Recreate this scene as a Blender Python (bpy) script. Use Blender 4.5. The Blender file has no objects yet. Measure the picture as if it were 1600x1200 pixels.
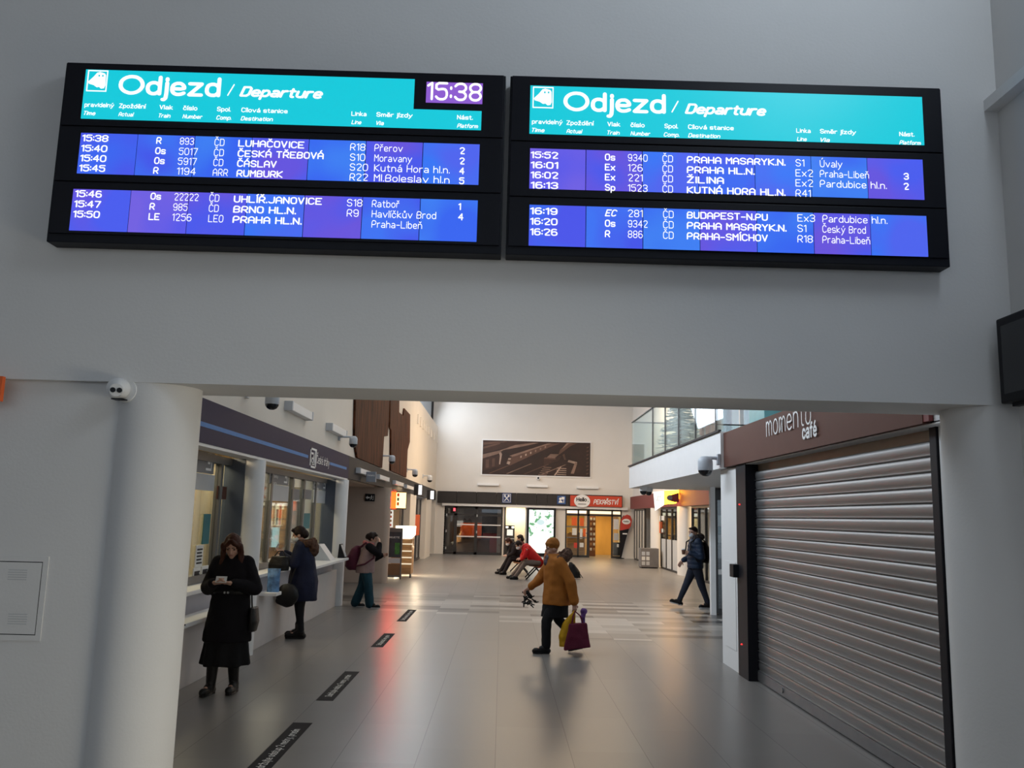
import bpy, bmesh, math, random
from math import sin, cos, pi, radians as R
from mathutils import Vector, Matrix, noise
SC = bpy.context.scene
COL = SC.collection
random.seed(7)
# ---------------------------------------------------------------- camera
F, EYE = 1330.0, Vector((0, 0, 1.85))
# rows: the camera's right, down and forward axes in world axes
MX = [Vector((0.9996051, -0.01188612, 0.02546313)), Vector((0.02698934, 0.15377674, -0.98773695)), Vector((0.00782473, 0.98803413, 0.15403681))]
cd = bpy.data.cameras.new('camera'); cam = bpy.data.objects.new('camera', cd); COL.objects.link(cam)
cd.sensor_width = 36; cd.lens = F / 1600 * 36; cd.clip_end = 300; cd.clip_start = .05
_r, _u, _b = MX[0], -MX[1], -MX[2]
cam.matrix_world = Matrix(((_r.x, _u.x, _b.x, EYE.x), (_r.y, _u.y, _b.y, EYE.y), (_r.z, _u.z, _b.z, EYE.z), (0, 0, 0, 1)))
SC.camera = cam
# ---------------------------------------------------------------- view, world, daylight
SC.view_settings.view_transform = 'Standard'; SC.view_settings.look = 'None'
SC.view_settings.exposure = 0.0; SC.view_settings.gamma = 1.0
try: SC.view_settings.use_curve_mapping = False
except Exception: pass
try:
    SC.cycles.use_denoising = True; SC.cycles.max_bounces = 8; SC.cycles.sample_clamp_indirect = 4.0
    SC.cycles.transparent_max_bounces = 24; SC.cycles.caustics_reflective = False; SC.cycles.caustics_refractive = False
except Exception: pass
W = bpy.data.worlds.new('sky'); SC.world = W; W.use_nodes = True
W.node_tree.nodes['Background'].inputs[0].default_value = (.80, .90, 1.0, 1)
W.node_tree.nodes['Background'].inputs[1].default_value = 1.1

def area(name, loc, aim, sx, sy, watts, color, spread=None):
    d = bpy.data.lights.new(name, 'AREA'); d.shape = 'RECTANGLE'; d.size = sx; d.size_y = sy
    d.energy = watts; d.color = color
    if spread: d.spread = R(spread)
    o = bpy.data.objects.new(name, d); COL.objects.link(o); o.location = loc
    o.rotation_euler = Vector(aim).to_track_quat('-Z', 'Y').to_euler(); return o
# front hall fill and right-hand daylight, clerestory of the long hall, added hall fill
area('daylight_front_fill', (-1.5, -8.5, 4.2), (.1, 1, -.05), 8, 4, 9, (.80, .90, 1.0))  # general fill, set as daylight from an unseen rear window
area('daylight_right_window', (2.80, 2.9, 6.4), (-1, .35, -.25), 2.4, 1.6, 78, (.76, .88, 1.0))
area('daylight_entrance', (2.88, 3.3, .80), (-1, .22, -.12), 1.5, 1.4, 43, (1.0, .92, .74), 110)
area('clerestory_daylight', (-3.3, 30.0, 6.9), (1, 0, -.35), 22, 1.3, 640, (.84, .92, 1.0))
area('clerestory_daylight', (-3.3, 13.0, 6.9), (1, 0, -.30), 11, 1.3, 330, (.76, .88, 1.0), 110)
area('added_hall_fill', (3.6, 32.0, 7.3), (.05, 0, -1), 4, 9, 820, (1.0, .74, .47))  # added warm fill for the far floor, in place of shop downlights
area('added_hall_fill', (.2, 17.0, 7.3), (0, 0, -1), 4, 8, 70, (1.0, .88, .76))  # added soft fill over the middle of the hall, no fixture there

def at(px, py, **k):
    d = (MX[0] * ((px - 800) / F) + MX[1] * ((py - 600) / F) + MX[2])
    (a, v), = k.items(); i = 'XYZ'.index(a)
    t = (v - EYE[i]) / d[i]
    return EYE + d * t

# ---------------------------------------------------------------- materials
def nodes_of(m):
    m.use_nodes = True; return m.node_tree.nodes, m.node_tree.links
def mat(name, c, rough=.5, metal=0.0, var=.06, scale=6.0, bump=0.0, bscale=None, stretch=(1, 1, 1), spec=None, coat=0):
    m = bpy.data.materials.new(name); n, l = nodes_of(m); b = n['Principled BSDF']
    b.inputs['Roughness'].default_value = rough; b.inputs['Metallic'].default_value = metal
    if spec is not None: b.inputs['Specular IOR Level'].default_value = spec
    if coat: b.inputs['Coat Weight'].default_value = coat
    tc = n.new('ShaderNodeTexCoord'); mp = n.new('ShaderNodeMapping'); mp.inputs['Scale'].default_value = stretch
    l.new(tc.outputs['Object'], mp.inputs[0])
    nz = n.new('ShaderNodeTexNoise'); nz.inputs['Scale'].default_value = scale; nz.inputs['Detail'].default_value = 4
    l.new(mp.outputs[0], nz.inputs['Vector'])
    cr = n.new('ShaderNodeValToRGB'); e = cr.color_ramp.elements
    e[0].position = .3; e[1].position = .7
    e[0].color = tuple(max(0, x * (1 - var)) for x in c) + (1,); e[1].color = tuple(min(1, x * (1 + var)) for x in c) + (1,)
    l.new(nz.outputs['Fac'], cr.inputs[0]); l.new(cr.outputs[0], b.inputs['Base Color'])
    if bump:
        n2 = n.new('ShaderNodeTexNoise'); n2.inputs['Scale'].default_value = bscale or scale * 8; n2.inputs['Detail'].default_value = 5
        l.new(mp.outputs[0], n2.inputs['Vector'])
        bp = n.new('ShaderNodeBump'); bp.inputs['Strength'].default_value = bump; bp.inputs['Distance'].default_value = .02
        l.new(n2.outputs['Fac'], bp.inputs['Height']); l.new(bp.outputs[0], b.inputs['Normal'])
    return m
def emit(name, c, s=1.0):
    m = bpy.data.materials.new(name); n, l = nodes_of(m); b = n['Principled BSDF']
    b.inputs['Base Color'].default_value = (.02, .02, .02, 1); b.inputs['Roughness'].default_value = .35
    b.inputs['Emission Color'].default_value = tuple(c) + (1,); b.inputs['Emission Strength'].default_value = s
    return m
def glassmat(name, tint=(.9, .95, .95), refl=.10, haze=0.0, hazec=(.8, .85, .85), fk=.6):
    m = bpy.data.materials.new(name); n, l = nodes_of(m); n.remove(n['Principled BSDF']); out = n['Material Output']
    t = n.new('ShaderNodeBsdfTransparent'); t.inputs[0].default_value = tuple(tint) + (1,)
    g = n.new('ShaderNodeBsdfGlossy'); g.inputs['Roughness'].default_value = .02; g.inputs[0].default_value = (.9, .95, 1, 1)
    f = n.new('ShaderNodeFresnel'); f.inputs[0].default_value = 1.5
    ad = n.new('ShaderNodeMath'); ad.operation = 'MULTIPLY_ADD'; ad.inputs[1].default_value = fk; ad.inputs[2].default_value = refl - .05; ad.use_clamp = True
    l.new(f.outputs[0], ad.inputs[0])
    mx = n.new('ShaderNodeMixShader'); l.new(ad.outputs[0], mx.inputs[0]); l.new(g.outputs[0], mx.inputs[2])
    if haze:
        d = n.new('ShaderNodeBsdfDiffuse'); d.inputs[0].default_value = tuple(hazec) + (1,)
        m2 = n.new('ShaderNodeMixShader'); m2.inputs[0].default_value = haze
        l.new(t.outputs[0], m2.inputs[1]); l.new(d.outputs[0], m2.inputs[2]); l.new(m2.outputs[0], mx.inputs[1])
    else: l.new(t.outputs[0], mx.inputs[1])
    l.new(mx.outputs[0], out.inputs[0]); return m

# ---------------------------------------------------------------- mesh builder
WL = {}                                                   # world place of every object, so that parts can be built in world axes
class MB:
    def __init__(s): s.bm = bmesh.new(); s.mi = 0
    def _f(s, vs):
        try:
            f = s.bm.faces.new(vs); f.material_index = s.mi; return f
        except ValueError: return None
    def box(s, x0, x1, y0, y1, z0, z1, bev=0.0):
        if x0 > x1: x0, x1 = x1, x0
        if y0 > y1: y0, y1 = y1, y0
        if z0 > z1: z0, z1 = z1, z0
        v = [s.bm.verts.new((x, y, z)) for x in (x0, x1) for y in (y0, y1) for z in (z0, z1)]
        fs = [s._f([v[i] for i in q]) for q in ((0, 1, 3, 2), (4, 6, 7, 5), (0, 4, 5, 1), (2, 3, 7, 6), (0, 2, 6, 4), (1, 5, 7, 3))]
        if bev:
            es = {e for f in fs for e in f.edges}
            r = bmesh.ops.bevel(s.bm, geom=list(es), offset=bev, segments=2, affect='EDGES', profile=.6)
            for f in r['faces']: f.material_index = s.mi
        return s
    def rc(s, p0, p1, r0, r1=None, n=12, cap=True):       # tapered round bar; cap=True rounds the ends
        r1 = r0 if r1 is None else r1
        p0, p1 = Vector(p0), Vector(p1); d = p1 - p0; L = d.length
        if L < 1e-6: d = Vector((0, 0, 1)); L = 0
        d = d.normalized(); a = d.orthogonal().normalized(); b = d.cross(a)
        prof = []
        K = 4
        if cap:
            for k in range(K): t = pi / 2 * (1 - k / K); prof.append((-sin(t) * r0, cos(t) * r0))
        prof.append((0, r0)); prof.append((L, r1))
        if cap:
            for k in range(1, K + 1): t = pi / 2 * k / K; prof.append((L + sin(t) * r1, cos(t) * r1))
        rings = []
        for (h, r) in prof:
            c = p0 + d * h
            if r < 1e-5: rings.append([s.bm.verts.new(c)])
            else: rings.append([s.bm.verts.new(c + a * (r * cos(2 * pi * i / n)) + b * (r * sin(2 * pi * i / n))) for i in range(n)])
        s._skin(rings, n)
        return s
    def _skin(s, rings, n):
        for A, B in zip(rings, rings[1:]):
            for i in range(n):
                j = (i + 1) % n
                if len(A) == 1 and len(B) == 1: continue
                if len(A) == 1: s._f([A[0], B[j], B[i]])
                elif len(B) == 1: s._f([A[i], A[j], B[0]])
                else: s._f([A[i], A[j], B[j], B[i]])
        if len(rings[0]) > 2: s._f(list(reversed(rings[0])))
        if len(rings[-1]) > 2: s._f(rings[-1])
    def ell(s, c, rx, ry, rz, n=16, m=10, rot=None):
        c = Vector(c); rings = []
        for k in range(m + 1):
            t = -pi / 2 + pi * k / m
            if k in (0, m): pts = [Vector((0, 0, sin(t) * rz))]
            else: pts = [Vector((rx * cos(t) * cos(2 * pi * i / n), ry * cos(t) * sin(2 * pi * i / n), rz * sin(t))) for i in range(n)]
            if rot: pts = [rot @ p for p in pts]
            rings.append([s.bm.verts.new(c + p) for p in pts])
        s._skin(rings, n); return s
    def loft(s, rings, n=20):                              # rings: (centre, rx, ry[, lean about x, turn about z])
        vs = []
        for r in rings:
            c, rx, ry = Vector(r[0]), r[1], r[2]; M = Matrix()
            if len(r) > 4: M = Matrix.Rotation(r[4], 3, 'Z') @ Matrix.Rotation(r[3], 3, 'X')
            elif len(r) > 3: M = Matrix.Rotation(r[3], 3, 'X')
            else: M = Matrix.Identity(3)
            vs.append([s.bm.verts.new(c + M @ Vector((rx * cos(2 * pi * i / n), ry * sin(2 * pi * i / n), 0))) for i in range(n)])
        s._skin(vs, n); return s
    def prism(s, pts, d):                                  # polygon (3D points) pushed along d
        d = Vector(d); A = [s.bm.verts.new(p) for p in pts]; B = [s.bm.verts.new(Vector(p) + d) for p in pts]
        n = len(A)
        s._f(list(reversed(A))); s._f(B)
        for i in range(n): s._f([A[i], A[(i + 1) % n], B[(i + 1) % n], B[i]])
        return s
    def lathe(s, c, prof, n=24):                           # prof: (r, z)
        c = Vector(c); rings = []
        for r, z in prof:
            if r < 1e-5: rings.append([s.bm.verts.new(c + Vector((0, 0, z)))])
            else: rings.append([s.bm.verts.new(c + Vector((r * cos(2 * pi * i / n), r * sin(2 * pi * i / n), z))) for i in range(n)])
        s._skin(rings, n); return s
    def tube(s, pts, r, n=8):
        for a, b in zip(pts, pts[1:]): s.rc(a, b, r, r, n)
        return s
    def ring(s, c, u, v, r0, r1, d, n=32):                # flat annulus spanned by u, v pushed along d
        c, u, v, d = Vector(c), Vector(u), Vector(v), Vector(d)
        def rr(r, o): return [s.bm.verts.new(c + o + u * (r * cos(2 * pi * i / n)) + v * (r * sin(2 * pi * i / n))) for i in range(n)]
        a, b, e, f = rr(r0, Vector()), rr(r1, Vector()), rr(r0, d), rr(r1, d)
        for i in range(n):
            j = (i + 1) % n
            s._f([a[i], a[j], b[j], b[i]]); s._f([e[i], f[i], f[j], e[j]]); s._f([a[i], e[i], e[j], a[j]]); s._f([b[i], b[j], f[j], f[i]])
        return s
    def build(s, name, m, parent=None, smooth=False, local=False, sharp=40):
        me = bpy.data.meshes.new(name)
        if not local:
            w = WL.get(parent.name, Vector()) if parent else Vector()
            if w.length: bmesh.ops.translate(s.bm, verts=s.bm.verts, vec=-w)
        bmesh.ops.recalc_face_normals(s.bm, faces=s.bm.faces)
        s.bm.to_mesh(me); s.bm.free()
        for x in (m if isinstance(m, (list, tuple)) else [m]): me.materials.append(x)
        if smooth:
            me.polygons.foreach_set('use_smooth', [True] * len(me.polygons))
            try: me.set_sharp_from_angle(angle=R(sharp))
            except Exception: pass
        o = bpy.data.objects.new(name, me); COL.objects.link(o)
        if parent: o.parent = parent; WL[o.name] = WL.get(parent.name, Vector())
        else: WL[o.name] = Vector()
        return o
def box(name, m, x0, x1, y0, y1, z0, z1, parent=None, bev=0.0):
    return MB().box(x0, x1, y0, y1, z0, z1, bev).build(name, m, parent)
def tag(o, label=None, cat=None, group=None, kind=None):
    if label: o['label'] = label
    if cat: o['category'] = cat
    if group: o['group'] = group
    if kind: o['kind'] = kind
    return o
def thing(name, label, cat, loc=(0, 0, 0), rz=0.0, group=None):
    o = bpy.data.objects.new(name, None); COL.objects.link(o); o.empty_display_size = .1
    o.location = loc; o.rotation_euler = (0, 0, rz); WL[o.name] = Vector(loc)
    return tag(o, label, cat, group)
def struct(o): o['kind'] = 'structure'; return o
def copy_tree(o, parent=None):
    c = o.copy(); COL.objects.link(c)
    if parent: c.parent = parent
    for ch in list(o.children): copy_tree(ch, c)
    return c

# ---------------------------------------------------------------- lettering: a single-stroke alphabet drawn as flat ribbons
import unicodedata
GL = {}
for row in """A 00 09 3c 5c 89 80;05 85|B 00 0c 6c 8a 88 66 06;66 84 82 60 00|C 8a 6c 2c 0a 02 20 60 82|D 00 0c 6c 8a 82 60 00|E 8c 0c 00 80;06 66
F 8c 0c 00;06 66|G 8a 6c 2c 0a 02 20 60 82 85 55|H 00 0c;80 8c;06 86|I 10 1c|J 8c 82 60 20 02|K 00 0c;8c 06 80|L 0c 00 80|M 00 0c 46 8c 80|N 00 0c 80 8c
O 40 20 02 0a 2c 6c 8a 82 60 40|P 00 0c 6c 8a 87 65 05|R 00 0c 6c 8a 87 65 05;45 80|S 8a 6c 2c 0a 08 26 66 84 82 60 20 02|T 0c 8c;4c 40|U 0c 02 20 60 82 8c|V 0c 40 8c
X 00 8c;0c 80|Y 0c 46 8c;46 40|Z 0c 8c 00 80|a 17 28 58 76 70;74 24 03 01 20 50 72|b 0c 00;05 06 28 58 76 72 50 20 02 03|c 76 58 28 06 02 20 50 72|d 7c 70;75 76 58 28 06 02 20 50 72 73
e 04 74 76 58 28 06 02 20 50 71|f 5c 3c 2a 20;08 58|h 00 0c;05 06 28 58 76 70|i 00 08;0a 0b|j 18 1w 0y vy;1a 1b|k 00 0c;68 04 70|l 0c 00|m 00 08;05 06 28 38 56 50;55 56 78 88 a6 a0
n 00 08;05 06 28 58 76 70|o 30 20 02 06 28 58 76 72 50 30|p 0y 08;05 06 28 58 76 72 50 20 02 03|r 00 08;05 06 28 58|s 77 68 18 07 05 14 64 73 71 60 10 01|t 2b 22 30 50;08 58
u 08 02 20 50 72 73;78 70|v 08 40 88|x 00 78;08 70|y 08 40;88 1y 0y|z 08 78 00 70|0 40 20 02 0a 2c 6c 8a 82 60 40|1 0a 3c 30|2 0a 2c 6c 8a 88 00 80
3 0a 2c 6c 8a 88 66 36;36 66 84 82 60 20 02|4 60 6c 04 84|5 8c 0c 07 68 86 82 60 20 02|6 7b 6c 2c 0a 02 20 60 82 85 67 27 05|7 0c 8c 30
8 46 26 08 0a 2c 6c 8a 88 66 46;46 26 04 02 20 60 82 84 66 46|9 12 20 60 82 8a 6c 2c 0a 07 25 65 87|: 02 03;08 09|. 00 01|- 05 65|/ 00 7c|, 1w 11""".replace(chr(10), '|').split('|'):
    GL[row[0]] = [[tuple(int(ch) if ch.isdigit() else {'a': 10, 'b': 11, 'c': 12, 'w': -2, 'y': -4, 'v': -1}[ch] for ch in p) for p in st.split()] for st in row[2:].split(';')]
def soften(P, it=1):
    closed = P[0] == P[-1]
    for _ in range(it):
        Q = []
        for a, b in zip(P, P[1:]):
            Q.append((a[0] * .75 + b[0] * .25, a[1] * .75 + b[1] * .25)); Q.append((a[0] * .25 + b[0] * .75, a[1] * .25 + b[1] * .75))
        P = Q + [Q[0]] if closed else [P[0]] + Q + [P[-1]]
    return P
GL['Q'] = [[(6.5 + 6.5 * cos(k * pi / 12), 6 + 6 * sin(k * pi / 12)) for k in range(25)]]     # a full round O for the big titles
ROUND = set(list('BCGJOPRSU') + list('abcdefhjm') + list('noprstuy') + list('02356890'))
def text_strokes(s, gap=3.2):
    out, x = [], 0.0
    for ch in s:
        if ch == ' ': x += 6; continue
        dec = unicodedata.normalize('NFD', ch); b, acc = dec[0], dec[1:]
        st = GL.get(b)
        if not st: x += 6; continue
        if acc and b in 'ij': st = st[:1]
        w = max(p[0] for q in st for p in q)
        for q in st: out.append([(x + px, py) for px, py in (soften(q) if b in ROUND and len(q) > 2 else q)])
        top = 12 if b.isupper() else 8; m = x + w / 2
        for a in acc:
            if a == chr(0x30c): out.append([(m - 2, top + 4.2), (m, top + 2.2), (m + 2, top + 4.2)])
            elif a == chr(0x301): out.append([(m - .6, top + 2.2), (m + 1.4, top + 4.4)])
            elif a == chr(0x30a): out.append([(m + 1.3 * cos(k * pi / 4), top + 3.2 + 1.3 * sin(k * pi / 4)) for k in range(9)])
        x += w + gap
    return out
def text_bm(bm, s, o, xd, yd, cap, width=None, bold=0.0, italic=0.0, depth=.0015, mi=0, align='L'):
    """adds lettering to bmesh bm; o = baseline start, xd/yd = reading and up directions, cap = capital height, bold = stroke weight"""
    S = text_strokes(s)
    if not S: return
    th = .62 + bold * 22
    S = [[(px + italic * py, py) for px, py in q] for q in S]
    x0 = min(p[0] for q in S for p in q) - th; x1 = max(p[0] for q in S for p in q) + th
    k = cap / (12 + 2 * th); kx = width / (x1 - x0) if width else k
    sh = 0 if align == 'L' else (x1 - x0) * kx * (.5 if align == 'C' else 1)
    xd, yd, o = Vector(xd), Vector(yd), Vector(o); nd = xd.cross(yd)
    lay = [0]
    def P(x, y): return bm.verts.new(o + xd * ((x - x0) * kx - sh) + yd * ((y + th) * k) + nd * (depth + (lay[0] % 6) * .0004))
    for q in S:
        for (ax, ay), (bx_, by_) in zip(q, q[1:]):
            dx, dy = bx_ - ax, by_ - ay; L = math.hypot(dx, dy) or 1; dx, dy = dx / L, dy / L
            lay[0] += 1; n = 5; pts = []                                # a stroke with round ends
            a0 = math.atan2(dy, dx)
            for c, st in (((bx_, by_), a0 - pi / 2), ((ax, ay), a0 + pi / 2)):
                for i in range(n): t = st + pi * i / (n - 1); pts.append((c[0] + th * cos(t), c[1] + th * sin(t)))
            f = bm.faces.new([P(*p) for p in pts]); f.material_index = mi
# ================================================================ materials of the place
M = {}
M['wall'] = mat('white_plaster', (.74, .73, .72), .8, var=.02, scale=1.5, bump=.05, bscale=60)
M['warmwall'] = mat('cream_plaster', (.80, .74, .66), .85, var=.02, scale=1.5)
M['backwall'] = mat('pale_plaster', (.78, .75, .71), .85, var=.02, scale=1.0)
M['brownwall'] = mat('greige_plaster', (.50, .40, .33), .85, var=.03, scale=2)
M['white'] = mat('white_paint', (.80, .80, .80), .45, var=.02)
M['alu'] = mat('brushed_aluminium', (.52, .53, .54), .38, .85, var=.05, scale=20, stretch=(1, 1, 14))
M['ptzgrey'] = mat('grey_plastic', (.52, .55, .60), .45, var=.02)
M['black'] = mat('black_powder_coat', (.009, .009, .013), .5, var=.1, spec=.22)
M['blackmatt'] = mat('black_rubber', (.010, .010, .011), .7, var=.1)
M['darkframe'] = mat('dark_window_frame', (.028, .027, .028), .4, var=.08)
M['greyframe'] = mat('grey_window_frame', (.16, .155, .155), .45, .3, var=.05)
M['anth'] = mat('anthracite_cladding', (.042, .038, .038), .6, var=.05, spec=.2)
M['purple'] = mat('violet_navy_cladding', (.034, .029, .068), .6, var=.03, spec=.15)
M['stripe'] = mat('sky_blue_stripe', (.05, .20, .52), .6, var=.03)
M['cappu'] = mat('coffee_brown_cladding', (.108, .046, .034), .55, var=.03, spec=.15)
M['winered'] = mat('wine_red_cladding', (.17, .030, .030), .5, var=.04)
M['signwhite'] = mat('sign_white', (.85, .85, .85), .5, var=.01)
M['signgrey'] = mat('sign_grey', (.17, .18, .20), .5, var=.02)
M['frost'] = mat('frosted_film', (.52, .53, .54), .6, var=.02)
M['counter'] = mat('counter_laminate', (.60, .56, .54), .5, var=.02)
M['counterdk'] = mat('counter_grey_panel', (.36, .36, .40), .5, var=.03)
M['glass'] = glassmat('window_glass', (.88, .92, .92), .09)
M['darkglass'] = glassmat('tinted_glass', (.62, .62, .64), .09)
M['railglass'] = glassmat('railing_glass', (.90, .95, .94), .055, .035, (.72, .82, .80), .35)
M['wood'] = mat('light_wood', (.42, .23, .10), .5, var=.25, scale=3, stretch=(1, 1, 8))
M['seatwood'] = mat('brown_plywood', (.20, .075, .025), .4, var=.25, scale=4)
M['orange'] = mat('orange_paint', (.80, .13, .02), .5, var=.05)
M['red'] = mat('red_paint', (.62, .05, .03), .5, var=.04)
M['lens'] = mat('smoked_dome', (.015, .016, .02), .12, var=.0)
M['paper'] = mat('paper', (.72, .72, .70), .7, var=.03)
M['teal'] = mat('teal_poster', (.03, .16, .18), .6, var=.1)
M['curtain'] = mat('pale_curtain', (.62, .50, .30), .8, var=.1, scale=3, stretch=(8, 8, .3))
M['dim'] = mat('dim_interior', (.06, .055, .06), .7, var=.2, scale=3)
M['officewall'] = mat('office_wall', (.55, .48, .36), .8, var=.05)
M['lamp'] = emit('lamp_white', (1, .95, .88), 3.0)
M['warmlamp'] = emit('lamp_warm', (1, .75, .42), 3.0)

# floor: long stone slabs laid lengthwise, and a diagonal band of crosswise strips in mixed greys
def floor_material():
    m = bpy.data.materials.new('stone_floor'); n, l = nodes_of(m); b = n['Principled BSDF']
    g = n.new('ShaderNodeNewGeometry'); sp = n.new('ShaderNodeSeparateXYZ'); l.new(g.outputs['Position'], sp.inputs[0])
    def math(op, a, c=None, d=None):
        x = n.new('ShaderNodeMath'); x.operation = op
        for i, v in enumerate((a, c, d)):
            if v is None: continue
            if isinstance(v, (int, float)): x.inputs[i].default_value = v
            else: l.new(v, x.inputs[i])
        return x.outputs[0]
    X, Y = sp.outputs[0], sp.outputs[1]
    def comb(x, y):
        c = n.new('ShaderNodeCombineXYZ'); l.new(x, c.inputs[0]); l.new(y, c.inputs[1]); return c.outputs[0]
    def brick(v, w, h, mort, c1, c2, cm, off=.5, bias=0.0):
        t = n.new('ShaderNodeTexBrick'); l.new(v, t.inputs['Vector']); t.offset = off; t.squash = 1
        for k, val in (('Scale', 1.0), ('Brick Width', w), ('Row Height', h), ('Mortar Size', mort), ('Mortar Smooth', .1), ('Bias', bias)): t.inputs[k].default_value = val
        t.inputs['Color1'].default_value = c1 + (1,); t.inputs['Color2'].default_value = c2 + (1,); t.inputs['Mortar'].default_value = cm + (1,)
        return t
    slab = brick(comb(Y, math('ADD', X, 60.0)), 1.2, .6, .0, (.205, .194, .184), (.228, .216, .205), (.216, .205, .195), .37)
    strip = brick(comb(X, Y), 1.2, .36, .003, (.030, .028, .027), (.44, .425, .40), (.13, .125, .12), .5, 0.0)
    # stepped diagonal mask
    yq = math('MULTIPLY', math('FLOOR', math('DIVIDE', Y, .6)), .6); xq = math('MULTIPLY', math('FLOOR', math('DIVIDE', X, 1.2)), 1.2)
    wn = n.new('ShaderNodeTexWhiteNoise'); wn.noise_dimensions = '2D'; l.new(comb(xq, yq), wn.inputs['Vector'])
    near = math('ADD', math('MULTIPLY_ADD', xq, -.75, 14.0), math('MULTIPLY', wn.outputs['Value'], 2.2))
    m1 = math('GREATER_THAN', Y, near); m2 = math('LESS_THAN', Y, math('MULTIPLY_ADD', wn.outputs['Value'], 2.0, 19.6))
    mx = n.new('ShaderNodeMix'); mx.data_type = 'RGBA'
    l.new(math('MULTIPLY', m1, m2), mx.inputs[0]); l.new(slab.outputs['Color'], mx.inputs[6]); l.new(strip.outputs['Color'], mx.inputs[7])
    nz = n.new('ShaderNodeTexNoise'); nz.inputs['Scale'].default_value = 1.3; nz.inputs['Detail'].default_value = 6; l.new(g.outputs['Position'], nz.inputs['Vector'])
    mr = n.new('ShaderNodeMapRange'); l.new(nz.outputs['Fac'], mr.inputs[0]); mr.inputs[3].default_value = .95; mr.inputs[4].default_value = 1.05
    ml = n.new('ShaderNodeVectorMath'); ml.operation = 'SCALE'; l.new(mx.outputs[2], ml.inputs[0]); l.new(mr.outputs[0], ml.inputs['Scale'])
    fx_ = math('ABSOLUTE', math('SUBTRACT', math('FRACT', math('DIVIDE', math('ADD', X, 60.3), .6)), .5))
    seam = math('MULTIPLY_ADD', math('MULTIPLY', math('LESS_THAN', fx_, .0055), math('SUBTRACT', 1.0, math('MULTIPLY', m1, m2))), -.55, 1.0)
    m3 = n.new('ShaderNodeVectorMath'); m3.operation = 'SCALE'; l.new(ml.outputs[0], m3.inputs[0]); l.new(seam, m3.inputs['Scale'])
    l.new(m3.outputs[0], b.inputs['Base Color'])
    r2 = n.new('ShaderNodeMapRange'); l.new(nz.outputs['Fac'], r2.inputs[0]); r2.inputs[3].default_value = .28; r2.inputs[4].default_value = .31
    l.new(r2.outputs[0], b.inputs['Roughness']); b.inputs['Specular IOR Level'].default_value = .30
    return m
M['floor'] = floor_material()

# ================================================================ the shell
YF, YR, SOF = 4.83, 5.33, 2.555          # front and rear of the big opening's wall, its soffit
XL, XR, YB = -3.25, 3.0, 41.8           # ticket-office side, shutter side, far wall
struct(box('floor', M['floor'], -14, 12, -9, 50, -.2, 0))
struct(box('wall_front', M['wall'], -9, 3.3, YF, YR, SOF, 8.0))
struct(box('wall_lower_left', M['wall'], -9, -2.09, YF + .05, YR, 0, SOF))
def pier(name, cx, cy, r, side):
    s = MB()
    s.loft([((cx, cy, 0), r * 1.02, r * 1.02), ((cx, cy, SOF), r, r)], 64)
    return struct(s.build(name, M['wall'], smooth=True))
pier('trim_1', -2.07, 5.075, .243, 1)
pier('trim_2', 2.915, 5.07, .26, 1)
struct(box('wall_right_front', M['wall'], 2.95, 3.3, -9, YF, 0, 8.0))
lx, lz0, lz1 = at(1540, 165, Y=YF - .02).x, at(1540, 172, Y=YF - .02).z, at(1540, 155, Y=YF - .02).z
struct(box('trim_3', M['white'], lx, 2.95, 1.0, YF, lz0, lz1))
struct(box('wall_left_front', M['wall'], -9.3, -9, -9, YR, 0, 8.0))
# rear wall of the front hall with its glazed front (behind the viewer)
struct(box('wall_rear', M['wall'], -9, 3.3, -9.3, -9, 0, 2.2)); struct(box('wall_rear_upper', M['wall'], -9, 3.3, -9.3, -9, 6.4, 8.0))
struct(box('ceiling_front', M['wall'], -9.3, 3.3, -9.3, YR, 8.0, 8.2))
# long hall
struct(box('wall_left', M['warmwall'], -3.75, XL - .02, YR, YB, 2.60, 6.15))
struct(box('wall_back', M['backwall'], -4.5, 9.0, YB, YB + .3, 2.30, 8.0))
struct(box('wall_back_corner', M['backwall'], -4.5, -2.72, YB, YB + .3, 0, 2.30))
struct(box('ceiling', M['wall'], -3.75, 9.2, YR, YB + .3, 7.75, 7.95))
w = struct(box('window_9', M['anth'], -3.60, -3.50, YR, YB, 6.15, 6.22))
for y in (5.6, 13.0, 22.0, YB - .15):
    box('mullion', M['anth'], -3.60, -3.50, y - .05, y + .05, 6.22, 7.75, w)
box('pane', glassmat('clerestory_glass', (.97, .98, 1), .05), -3.56, -3.55, YR, YB, 6.22, 7.75, w)
# right: shutter bay, end of the shutter wall, wide part under and beyond the mezzanine
struct(box('wall_right_pier', M['wall'], XR, 4.2, 10.93, 11.75, 0, 2.555))
struct(box('wall_right_bay', M['wall'], XR + .02, 4.2, YR, 11.30, 2.60, 3.02))
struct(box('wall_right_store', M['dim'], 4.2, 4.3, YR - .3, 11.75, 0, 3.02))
RW = 6.35
struct(box('wall_right', M['backwall'], RW, RW + .3, 27.5, YB, 2.95, 7.75))
struct(box('wall_right_end', M['backwall'], RW, RW + .3, YR, 14.0, 3.02, 7.75))
struct(box('wall_right_parapet', M['backwall'], RW, RW + .3, 14.0, 27.5, 2.95, 3.3)); struct(box('wall_right_lintel', M['backwall'], RW, RW + .3, 14.0, 27.5, 6.3, 7.75))
wn = struct(box('window_8', M['signwhite'], RW, RW + .1, 14.0, 27.5, 6.2, 6.3))
box('pane', M['glass'], RW + .12, RW + .13, 14.0, 27.5, 3.3, 6.3, wn)
for y in (14.05, 17.4, 20.1, 22.8, 25.2, 27.45): box('mullion', M['signwhite'], RW, RW + .1, y - .05, y + .05, 3.3, 6.2, wn)
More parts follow.
